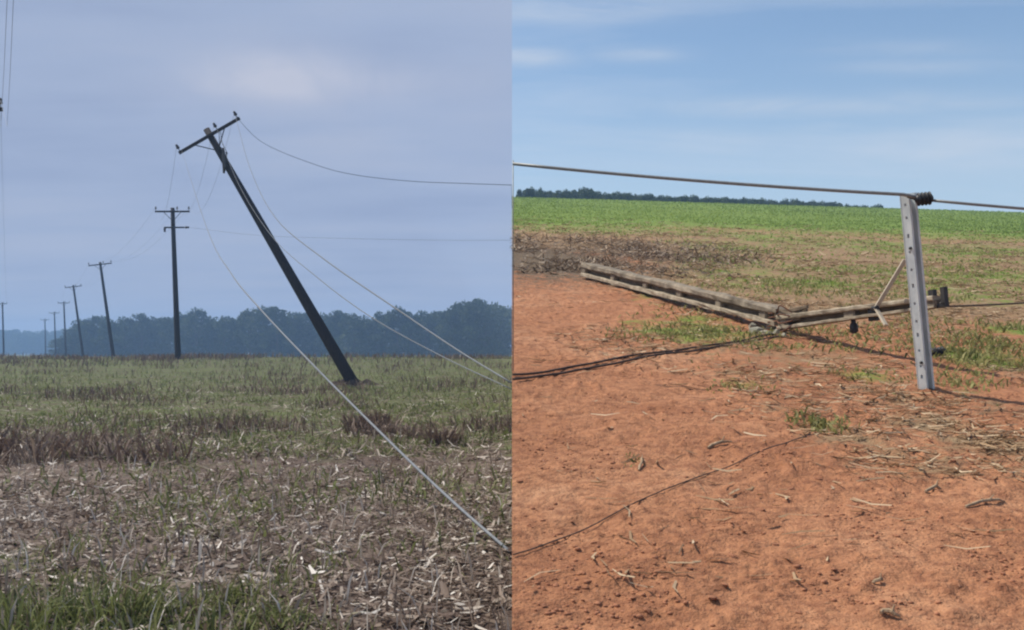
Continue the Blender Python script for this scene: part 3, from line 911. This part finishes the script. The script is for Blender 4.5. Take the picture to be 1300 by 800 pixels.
# conductors along the row
rows = [tips0, tips1, tips2, tips3, tips4, tips5, tips6]
names = ['leaning pole to the upright pole', 'upright pole to the tilted one', 'tilted pole to the third pole', 'third pole to the fourth', 'fourth pole to the fifth', 'fifth pole to the last']
for i, nm in enumerate(names):
    for j in range(3):
        wire('conductor', sag(rows[i][j], rows[i+1][j], 2.2 if i == 0 else 1.6), 0.0065, M_FAINT,
             'thin conductor hanging from the ' + nm, 'wire', 'conductors from the ' + nm, 5)
for j in range(3):
    wire('conductor', sag(tips8[j], tips7[j], 3.0), 0.0065, M_FAINT, 'faint conductor between the two poles at the left edge', 'wire', 'conductors at the left edge', 5)
for j, (px, wl) in enumerate(((17, 'right'), (9, 'left'))):
    wire('conductor', [P(px+6, -260, 16), P(px, 0, 21), P(px-4, 90, 28), P(px-8, 160, 36), tips8[2-j]], 0.0055, M_FAINT, 'faint wire dropping from the top edge, the ' + wl + ' one of the pair', 'wire', 'wires dropping at the left edge', 5)
# loose lines from the leaning pole
end1 = on_left(648.5, 705, 0.02)
pth = wire_between(Yp-0.3, end1.y, [(231, 192), (262, 288), (292, 345), (330, 392), (400, 466), (500, 566), (575, 637), (648.5, 705)]); pth[-1] = end1
wire('loose_conductor', smooth_path(pth), [0.006+0.008*min(1, k/16) for k in range(43)], M_GUY, 'long pale fallen wire slanting from the leaning pole to the near ground')
Ye = 24.0
pth = wire_between(Yp-0.2, Ye, [(299, 148), (318, 215), (350, 277), (410, 328), (500, 390), (580, 444), (649.2, 486)])
wire('loose_conductor', smooth_path(pth), [0.009+0.012*min(1, k/20) for k in range(37)], M_GUY, 'upper of the two pale wires right of the leaning pole')
pth = wire_between(Yp-0.2, Ye, [(275, 163), (302, 232), (345, 300), (400, 350), (470, 402), (560, 452), (649.2, 494)])
wire('loose_conductor', smooth_path(pth), [0.006+0.008*min(1, k/20) for k in range(37)], M_GUY, 'lower fainter pale wire right of the leaning pole')
# spans running off to the bank
Yr = 62.0
pth = wire_between(Yp-0.2, Yr, [(299, 148), (335, 182), (400, 209), (450, 222), (520, 230), (590, 233), (649.4, 235)])
wire('conductor', smooth_path(pth), [0.009+0.012*k/36 for k in range(37)], M_DULLWIRE, 'dark sagging wire from the leaning pole towards the right')
top = pth[-1]; gb = float(right_z(0.03, Yr))
m = MB(); m.tube([(0.012, Yr, gb-0.3), (-0.01, Yr, (gb+top.z)/2), (top.x-0.0, Yr, top.z+0.02)], 0.012, 6)
tag(m.build('stay_rod', M_IRON, None, True), 'thin rod on the bank edge holding the sagging wire', 'rod')
Yq = 80.0
pth = wire_between(88.5, Yq, [(tips1[3].x/tips1[3].y*F+650, 293), (330, 299), (450, 303), (560, 305), (649.6, 305)])
pth[0] = tips1[3]
wire('conductor', smooth_path(pth), 0.013, M_FAINT, 'faint level wire from the lower arm of the upright pole')

# ------------------------------------------------------------------ trees
M_BARK = simple_mat('bark', (0.05, 0.04, 0.03), (0.12, 0.10, 0.08), 4, 0.9, bump=0.5, stretch=(4, 4, 0.6))
M_LEAF = leaf_mat('tree_leaf', [(0.0, (0.025, 0.042, 0.020)), (0.5, (0.050, 0.078, 0.032)), (1.0, (0.10, 0.13, 0.055))], 0.25)
def make_tree(H, W, seed, low=0.06, nl=3600, leaf=0.55, clumps=34):
    r = np.random.default_rng(seed); rd = random.Random(seed)
    root = empty('forest_tree', (0, 0, 0))
    m = MB()
    top = Vector((rd.uniform(-.05, .05)*W, rd.uniform(-.05, .05)*W, H*0.72))
    m.tube([Vector((0, 0, -0.6)), Vector((0, 0, H*0.25)), top*0.75, top], [0.035*H*0.55, 0.030*H*0.55, 0.016*H*0.5, 0.05], 8)
    cs = []
    for k in range(clumps):
        u = r.uniform(low, 1.0); a = r.uniform(0, 6.283)
        prof = math.sin(math.pi*min(1, (u*0.80+0.18)))**0.6
        rr = W*0.5*prof*math.sqrt(r.uniform(0.12, 1.0))*r.uniform(0.75, 1.08)
        cs.append(Vector((rr*math.cos(a), rr*math.sin(a), H*(0.04+0.88*u))))
    for k in range(9):
        c = cs[rd.randrange(len(cs))]; b = Vector((0, 0, H*rd.uniform(0.2, 0.5)))
        m.tube([b, b.lerp(c, 0.5)+Vector((0, 0, H*0.03)), c], [0.012*H*0.6, 0.008*H*0.6, 0.03], 6)
    m.build('trunk', M_BARK, root, True)
    per = nl//clumps
    pts = []; vv = []
    for c in cs:
        R0 = W*r.uniform(0.10, 0.19)
        g = r.normal(0, 1, (per, 3)); g /= np.linalg.norm(g, axis=1)[:, None]
        g *= (R0*r.random(per)**0.4)[:, None]*np.array([1.1, 1.1, 0.75])
        pts.append(np.array(c)+g)
        vv.append(np.clip(r.normal(0.45, 0.2, per)+r.uniform(-0.2, 0.2), 0, 1))
    pts = np.concatenate(pts); vv = np.concatenate(vv); n = len(pts)
    a = r.normal(0, 1, (n, 3)); a /= np.linalg.norm(a, axis=1)[:, None]
    b = np.cross(a, r.normal(0, 1, (n, 3))); b /= np.linalg.norm(b, axis=1)[:, None]
    s = (leaf*r.uniform(0.5, 1.2, n))[:, None]
    V = np.stack([pts-a*s, pts-b*s*0.55, pts+a*s, pts+b*s*0.55], 1).reshape(-1, 3)
    Fq = np.arange(4*n)
    o = mesh_np('crown', V, Fq, np.full(n, 4), M_LEAF, np.repeat(vv, 4)); o.parent = root
    return root

TP = [make_tree(18, 15, 1), make_tree(16, 17, 2), make_tree(20, 14, 3), make_tree(15, 13, 4), make_tree(17, 19, 5)]
used = set()
def place_tree(k, loc, s, label, group, rz=None):
    if k in used: o = copy_tree(TP[k])
    else: o = TP[k]; used.add(k)
    o.location = loc; o.rotation_euler = (0, 0, rz if rz is not None else random.uniform(0, 6.28)); 
    o.scale = s if isinstance(s, tuple) else (s, s, s)
    tag(o, label, 'tree', group)
HT = [18, 16, 20, 15, 17]
WT = [15, 17, 14, 13, 19]
# skyline of the forest edge: column, row of its top
SKY_L = [(75, 428), (90, 412), (105, 402), (122, 400), (140, 407), (158, 404), (180, 400), (198, 398), (215, 401), (232, 399), (250, 396), (268, 400), (285, 404), (300, 405), (318, 394), (335, 388), (352, 387),
         (370, 396), (388, 398), (405, 400), (420, 398), (433, 391), (450, 398), (468, 401), (486, 394), (505, 392), (522, 393), (540, 391), (558, 390), (572, 394), (588, 383), (602, 378), (616, 380), (632, 388), (648, 387)]
for i, (px, py) in enumerate(SKY_L):
    Y = 365 + random.uniform(-12, 25) + 0.03*(650-px)
    py += random.uniform(-4, 5)
    p = P(px, py, Y); z0 = float(left_base(p.x, Y))-0.3
    k = i*7 % 5
    h = p.z - z0
    sz = h/(HT[k]*0.985); sxy = min(1.1, max(0.75, sz*random.uniform(0.8, 1.0)))
    p.x = min(p.x, -2.0)
    lab, grp = 'dark broadleaf tree in the hazy forest edge beyond the poles', 'trees of the forest edge'
    if px == 602: lab, grp = 'tallest broad tree of the forest edge, near the right of the grey sky', None
    if px == 75: lab, grp = 'lowest tree ending the forest edge beside the row of far poles', None
    place_tree(k, (p.x, Y, z0), (sxy, sxy, sz), lab, grp)
# a second row behind fills the gaps
for i in range(26):
    px = 95 + i*21 + random.uniform(-6, 6)
    Y = 395 + random.uniform(0, 25)
    py = np.interp(px, [a for a, b in SKY_L], [b for a, b in SKY_L]) + random.uniform(6, 14)
    p = P(px, py, Y); z0 = float(left_base(p.x, Y))-0.3; k = i*3 % 5
    sz = (p.z-z0)/(HT[k]*0.985)
    p.x = min(p.x, -2.0)
    place_tree(k, (p.x, Y, z0), (1.0, 1.0, sz), 'dark broadleaf tree in the hazy forest edge beyond the poles', 'trees of the forest edge')
# far wood at the left edge
for i in range(22):
    px = -18 + i*5.2
    Y = 900 + random.uniform(-30, 30)
    p = P(px, 421 + 3*math.sin(i*1.7) + random.uniform(-2, 2), Y); z0 = float(left_base(p.x, Y))-0.3; k = i % 5
    sz = (p.z-z0)/(HT[k]*0.985)
    place_tree(k, (p.x, Y, z0), (1.25, 1.25, sz), 'pale blue distant tree far behind the row of poles', 'distant trees at the left edge')
# tree line beyond the crest of the red field
SKY_R = [(652, 240), (672, 239), (690, 242), (712, 243), (735, 242), (743, 238), (760, 245), (785, 245), (813, 246), (835, 248), (860, 248), (885, 250), (910, 251), (940, 252), (970, 253.5), (1000, 254), (1030, 255.5), (1060, 257.5), (1085, 259.5), (1120, 262)]
j = 0
for px in np.arange(653, 1120, 6.5):
    py = float(np.interp(px, [a for a, b in SKY_R], [b for a, b in SKY_R])) + random.uniform(-2.0, 2.0)
    Y = 160 + random.uniform(-5, 8)
    p = P(px, py, Y); z0 = float(right_base(p.x, Y))-0.3; k = j % 5; j += 1
    h = max(p.z-z0, 2.0); sz = h/(HT[k]*0.985); sxy = 0.21
    sxy = 0.10 if p.x < 2.4 else 0.21; p.x = max(p.x, 1.15)
    place_tree(k, (p.x, Y, z0), (sxy, sxy, sz), 'small hazy tree on the skyline of the red field', 'trees beyond the crest of the red field')

# ------------------------------------------------------------------ steel post
M_GALV = simple_mat('galvanised_steel', (0.48, 0.54, 0.55), (0.72, 0.77, 0.76), 14, 0.6, 0.15, bump=0.15, stretch=(1, 1, 0.35))
M_BLACK = simple_mat('black_polymer', (0.012, 0.012, 0.014), (0.03, 0.03, 0.032), 20, 0.5, bump=0)
M_CABLE = simple_mat('steel_cable', (0.16, 0.17, 0.17), (0.28, 0.29, 0.28), 60, 0.55, 0.3, bump=0)
M_CONC = simple_mat('weathered_concrete', (0.15, 0.12, 0.08), (0.44, 0.375, 0.28), 7, 0.9, bump=0.5, bdist=0.01)
M_CONC_D = simple_mat('dark_shade_concrete', (0.10, 0.075, 0.050), (0.22, 0.165, 0.11), 6, 0.92, bump=0.5, bdist=0.01)  # dark concrete; on the webs this colour holds the recess shade
M_CONC_T = simple_mat('mossy_concrete', (0.075, 0.058, 0.040), (0.30, 0.25, 0.185), 5, 0.92, bump=0.5, bdist=0.01)
M_PALE = simple_mat('pale_brace', (0.33, 0.28, 0.21), (0.48, 0.42, 0.33), 12, 0.8, bump=0.2)
M_RUST = simple_mat('rusty_rebar', (0.09, 0.04, 0.02), (0.20, 0.09, 0.05), 18, 0.8, 0.3, bump=0.3)

pb = on_right(1172, 499); Yb = pb.y
pt = P(1148, 246, Yb-0.20)
root = empty('steel_post', pb)
tag(root, 'leaning galvanised steel post with punched holes beside the fallen pole', 'post')
ax = (pt-pb).normalized()
nrm = Vector((-0.85, -0.52, 0)); nrm = (nrm-ax*nrm.dot(ax)).normalized()       # the punched face looks here
wd = ax.cross(nrm).normalized()
if wd.x < 0: wd = -wd
L = (pt-pb).length
W0 = 0.078
holes = [0.075, 0.13, 0.21, 0.29, 0.36, 0.45, 0.54, 0.62, 0.71, 0.79, 0.88, 0.945]
# face with real openings
us = [-W0/2, -0.010, 0.010, W0/2]
vs_ = [-0.35]; hole_rows = set()
for i, h in enumerate(holes):
    hh = (0.016 if i % 3 == 0 else 0.010)
    vs_ += [h*L-hh, h*L+hh]; hole_rows.add(len(vs_)-2)
vs_.append(L)
m = MB(); th = 0.006
for side_, off in ((1, 0.0), (-1, -th)):
    grid = [[pb + ax*v + wd*u + nrm*off for u in us] for v in vs_]
    V = [p for r_ in grid for p in r_]; fs = []
    for i in range(len(vs_)-1):
        for j in range(3):
            if i in hole_rows and j == 1: continue
            fs.append((i*4+j, i*4+j+1, (i+1)*4+j+1, (i+1)*4+j))
    m.add(V, fs)
m.build('punched_face', M_GALV, root)
m = MB(); e = pb - wd*(W0/2+0.0035) - nrm*0.048                 # the channel is open on its right side
m.beam(e-ax*0.35, e+ax*(L-0.004), (0.006, 0.100), up=nrm, bev=0.1); m.build('web', M_GALV, root)
m = MB(); e = pb - nrm*0.096
m.beam(e-ax*0.35, e+ax*(L-0.004), (W0-0.002, 0.006), up=nrm, bev=0.1); m.build('back_flange', M_GALV, root)
for off in (-0.013, -0.083):
    m = MB(); e = pb + wd*(W0/2-0.004) + nrm*off
    m.beam(e-ax*0.35, e+ax*(L-0.004), (0.006, 0.013), up=nrm, bev=0.1); m.build('lip', M_GALV, root)
for h in (0.71, 0.13):
    m = MB(); q = pb+ax*(h*L+0.03)+wd*0.012
    m.tube([q-nrm*0.012, q+nrm*0.012, q+nrm*0.018], [0.013, 0.013, 0.008], 6); m.build('bolt', M_IRON, root)

m = MB(); ring = []
for j, (rr, hh) in enumerate(((0.26, -0.014), (0.16, 0.012), (0.09, 0.022), (0.05, 0.0))):
    for k in range(18):
        an = 2*math.pi*k/18; q = rr*(1+0.22*math.sin(2*an+1.5*j)+0.14*math.sin(5*an+j))
        xx = pb.x+0.02+q*math.cos(an); yy = pb.y+0.02+q*math.sin(an)
        ring.append((xx, yy, float(right_z(xx, yy))+hh*(1+0.5*math.sin(4*an+j)+random.uniform(-.3, .3))))
m.add(ring, [(j*18+k, j*18+(k+1) % 18, (j+1)*18+(k+1) % 18, (j+1)*18+k) for j in range(3) for k in range(18)])
tag(m.build('soil_mound', M_RED, None, True), 'loose red earth round the foot of the steel post', 'soil')
# fence cable over the post, with insulator
Yt = pt.y
wtop = P(1143, 246, Yt+0.01)
w0 = P(651.2, 208, Yt+0.6)
cab = sag(w0, P(1147, 247, Yt-0.09), 0.02, 10) + [P(1164, 251, Yt-0.09)]
wire('fence_cable', cab, 0.0135, M_CABLE, 'thick steel cable crossing the blue sky to the post top', 'cable', None, 8)
cab2 = [P(1178, 254, Yt-0.09), P(1230, 259, Yt-0.15), P(1300, 265, Yt-0.2), P(1420, 276, Yt-0.3)]
wire('fence_cable', cab2, 0.0115, M_CABLE, 'thinner cable leaving the black insulator to the right edge', 'cable', None, 8)
gb = float(right_z(0.01, w0.y))
m = MB(); m.tube([(0.009, w0.y, gb-0.2), (0.009, w0.y, (gb+w0.z)/2), (0.009, w0.y, w0.z+0.03)], 0.005, 6)
tag(m.build('stay_rod', M_CABLE, None, True), 'thin upright rod at the field edge where the thick cable ends', 'rod')
root = empty('strain_insulator', P(1168, 253, Yt-0.09))
tag(root, 'black ribbed insulator on the cable at the post top', 'insulator')
c = P(1173, 252.5, Yt-0.09); dx = Vector((1, -0.03, 0.10)).normalized()
m = MB(); m.tube([c-dx*0.070, c-dx*0.055, c+dx*0.055, c+dx*0.070], [0.014, 0.036, 0.036, 0.014], 12); m.build('core', M_BLACK, root, True)
for k in range(4):
    q = c+dx*(-0.042+k*0.028)
    m = MB(); m.tube([q-dx*0.008, q-dx*0.003, q+dx*0.003, q+dx*0.008], [0.040, 0.053, 0.053, 0.040], 14); m.build('shed', M_BLACK, root, True)
m = MB(); m.tube([P(1152, 250, Yt-0.05), c-dx*0.06], 0.009, 6); m.build('pin', M_IRON, root, True)

# ------------------------------------------------------------------ fallen broken concrete pole
base = on_right(743, 354); brk = on_right(990, 424)
root = empty('fallen_pole', base)
tag(root, 'broken concrete pole lying on the red field, its tip bent up', 'utility pole')
def dbl_t(p0, p1, h0, h1, fl0, fl1, wid, names, ribs, up):
    """two flanges, a thin recessed web and cross ribs"""
    p0 = Vector(p0); p1 = Vector(p1); ax = (p1-p0).normalized()
    sd = ax.cross(Vector(up)).normalized(); u = sd.cross(ax)
    if sd.y > 0: sd = -sd                                   # towards the viewer's side of the field
    m = MB(); m.rough_beam(p0+u*(h0-fl0/2), p1+u*(h1-fl1/2), (wid, fl0), (wid*0.8, fl1), up, 0.24, 0.0065 if h0 > 0.2 else 0.0022, 26); up_f = m.build(names[0], M_CONC_T if names[0] == 'upper_flange' else M_CONC, root)
    m = MB(); m.rough_beam(p0+u*(fl0/2), p1+u*(fl1/2), (wid, fl0*0.62), (wid*0.8, fl1*0.62), up, 0.15, 0.005 if h0 > 0.2 else 0.0018, 26); m.build(names[1], M_CONC, root)
    m = MB(); m.beam(p0+u*h0/2-sd*wid*0.22, p1+u*h1/2-sd*wid*0.22, (0.05, h0-fl0*1.4), (0.04, h1-fl1*1.4), up=up); m.build(names[2], M_CONC_D, root)  # shade of the gap between flanges painted as a darker web
    for f in ribs:
        q = p0.lerp(p1, f); h = h0+(h1-h0)*f; fl = fl0+(fl1-fl0)*f; w_ = wid*(1-0.2*f)
        m = MB(); m.beam(q+u*fl*0.8-sd*w_*0.02, q+u*(h-fl*0.95)-sd*w_*0.02, (0.16, w_*0.8), up=ax.cross(u) if False else sd); m.build('rib', M_CONC_T, root)
    return up_f
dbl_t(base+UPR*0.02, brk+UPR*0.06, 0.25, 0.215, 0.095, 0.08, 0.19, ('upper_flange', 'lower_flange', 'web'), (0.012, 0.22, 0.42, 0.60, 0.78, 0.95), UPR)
tipY = 9.35
tp0 = brk + (brk-base).normalized()*0.06 + UPR*0.03
tp1 = P(1192, 392, tipY)
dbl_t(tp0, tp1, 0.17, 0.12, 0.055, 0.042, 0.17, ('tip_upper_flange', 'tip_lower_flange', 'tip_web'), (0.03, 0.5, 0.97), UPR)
axt = (tp1-tp0).normalized(); sdt = axt.cross(UPR).normalized(); ut = sdt.cross(axt)
if sdt.y > 0: sdt = -sdt
for k in range(7):                                            # bolt holes as dark discs, their inner shade put into the colour
    f = 0.16+k*0.065; q = tp0.lerp(tp1, f) + ut*(0.17-0.05*f-0.012) + sdt*0.0
    m = MB(); m.tube([q, q+ut*0.016], 0.020, 8); m.build('hole_shade', M_IRON, root)
# rough broken face and exposed bars
m = MB()
q = brk+UPR*0.15
for k in range(9):
    a = q+Vector((random.uniform(-.05, .05), random.uniform(-.10, .10), random.uniform(-.10, .09)))
    m.beam(a, a+axt*random.uniform(0.2, 0.42)+Vector((0, 0, random.uniform(-.05, .03))), (random.uniform(.05, .13), random.uniform(.04, .10)), (0.03, 0.03), up=UPR)
m.build('broken_core', M_CONC_D, root)
for k in range(4):
    a = brk+UPR*(0.08+0.05*k)+sdt*0.06; b = tp0.lerp(tp1, 0.12)+ut*(0.04+0.045*k)+sdt*0.07
    m = MB(); m.tube(smooth_path([a-axt*0.15, a, a.lerp(b, 0.5)+Vector((0, 0, 0.05*(k-1.5)))+sdt*0.06, b], 4), 0.008, 6); m.build('rebar', M_RUST, root, True)
# steel brace of the torn crossarm
j0 = P(1112, 391, 9.75)
for a, b, nm in ((P(1149, 330, 9.6), j0, 'brace'), (j0+Vector((0, 0, -0.003)), P(1125, 413, 9.55), 'brace')):
    m = MB(); m.beam(a, b, (0.040, 0.020), up=(0.3, -1, 0.2)); m.build(nm, M_PALE, root)
m = MB(); m.tube([j0+Vector((0, 0.08, 0)), j0+Vector((0, -0.03, 0))], 0.022, 8); m.build('brace_bolt', M_IRON, root)
# end bracket and hanging fittings
f0 = tp1
for off, h in ((-0.06, 0.16), (0.075, 0.17)):
    m = MB(); q = f0+axt*off+ut*0.02; m.beam(q, q+ut*h, (0.07 if off < 0 else 0.055, 0.05), up=sdt); m.build('end_bracket', M_IRON, root)
m = MB(); m.beam(f0-axt*0.1+ut*0.03, f0+axt*0.1+ut*0.03, (0.05, 0.05), up=ut); m.build('end_bracket', M_IRON, root)
q = tp0.lerp(tp1, 0.50)
m = MB(); m.tube([q+ut*0.06, q-ut*0.02, q-ut*0.05, q-ut*0.11, q-ut*0.13], [0.02, 0.025, 0.042, 0.042, 0.02], 10); m.build('hanging_insulator', M_BLACK, root, True)
q = tp0.lerp(tp1, 0.63)
m = MB(); m.beam(q+ut*0.14, q-ut*0.03, (0.09, 0.08), up=sdt); m.build('clamp_block', M_IRON, root)

m = MB(); ic = on_right(1190, 428, 0.05); ic = P(1190, 424, 10.2)
ic.z = float(right_z(ic.x, ic.y))+0.045
dd = Vector((1, 0.1, 0.12)).normalized()
root = empty('line_insulator', ic); tag(root, 'black insulator lying on the ground behind the steel post', 'insulator')
m.tube([ic-dd*0.09, ic-dd*0.07, ic+dd*0.07, ic+dd*0.09], [0.015, 0.028, 0.028, 0.015], 10); m.build('core', M_BLACK, root, True)
for k in range(4):
    q = ic+dd*(-0.054+k*0.036); m = MB(); m.tube([q-dd*0.010, q, q+dd*0.010], [0.03, 0.05, 0.03], 12); m.build('shed', M_BLACK, root, True)

# concrete rubble at the break
lab = ['broken concrete lump left of the pole break', 'flat concrete chip in front of the pole break', 'small pale concrete lump beside the pole break', 'greenish concrete shard under the broken pole', 'tiny concrete chip below the pole break', 'concrete lump leaning on the broken end']
M_RUB = simple_mat('concrete_rubble', (0.17, 0.16, 0.12), (0.36, 0.34, 0.27), 18, 0.95, bump=0.5)
for i, (px, py, r) in enumerate(((962, 424, 0.07), (972, 429, 0.06), (985, 428, 0.05), (955, 418, 0.06), (995, 432, 0.04), (978, 420, 0.08))):
    me = bpy.data.meshes.new('concrete_chunk'); me.from_pydata(clod_shapes(1, np.array([1.0]), 0.8)[0].tolist(), [], ICF.tolist()); me.update(); me.materials.append(M_RUB)
    o = bpy.data.objects.new('concrete_chunk', me); COL.objects.link(o); o.location = on_right(px, py, r*0.35); o.scale = (r, r, r)
    tag(o, lab[i], 'rubble')

# ------------------------------------------------------------------ wires lying on the red field
def ground_wire(pix, r, material, label, lift=0.0):
    pts = []
    for (a, b) in zip(pix[:-1], pix[1:]):
        for k in range(10):
            px = a[0]+(b[0]-a[0])*k/10; py = a[1]+(b[1]-a[1])*k/10
            pts.append(on_right(px, py))
    pts.append(on_right(*pix[-1]))
    hs = [p.z for p in pts]
    for i, p in enumerate(pts): p.z = sum(hs[max(i-2, 0):i+3])/len(hs[max(i-2, 0):i+3]) + r + 0.006 + lift
    return wire('fallen_wire', pts, r, material, label, 'wire', None, 6)
M_WIRE_D = simple_mat('dark_wire', (0.045, 0.03, 0.024), (0.10, 0.07, 0.055), 30, 0.7, 0.2, bump=0)
ground_wire([(651.5, 481), (740, 465), (840, 450), (930, 438), (985, 430)], 0.011, M_WIRE_D, 'upper of the two parallel dark wires lying from the left to the broken pole')
ground_wire([(651.5, 488), (740, 471.5), (840, 454), (930, 440.5), (1000, 431)], 0.011, M_WIRE_D, 'lower of the two parallel dark wires lying from the left to the broken pole')
ground_wire([(651.5, 704), (760, 661), (880, 613), (960, 583), (1035, 553)], 0.0033, M_WIRE_D, 'loose thin wire lying across the bare soil to the small weed clump')
a = tp1+ut*0.02
wire('fallen_wire', sag(a, P(1420, 372, 12.0), 0.03, 8), 0.010, M_WIRE_D, 'dark wire running from the raised pole tip to the right edge', 'wire', None, 6)

# ------------------------------------------------------------------ air
def haze():
    m = bpy.data.materials.new('haze'); m.use_nodes = True
    t = m.node_tree; t.nodes.clear()
    out = N(t, 'ShaderNodeOutputMaterial'); pv = N(t, 'ShaderNodeVolumePrincipled')
    pv.inputs['Color'].default_value = (0.38, 0.61, 1.0, 1)
    pv.inputs['Density'].default_value = HAZE_D
    pv.inputs['Anisotropy'].default_value = 0.0
    t.links.new(pv.outputs[0], out.inputs['Volume'])
    x0, x1, y0, y1, z0, z1 = -660, 420, -40, 1100, -45, 32
    vs = [(x, y, z) for z in (z0, z1) for y in (y0, y1) for x in (x0, x1)]
    mb = MB(); mb.add(vs, [(0, 2, 3, 1), (4, 5, 7, 6), (0, 1, 5, 4), (2, 6, 7, 3), (0, 4, 6, 2), (1, 3, 7, 5)])
    o = mb.build('haze', m); tag(o, kind='stuff')
HAZE_D = 0.00092
haze()
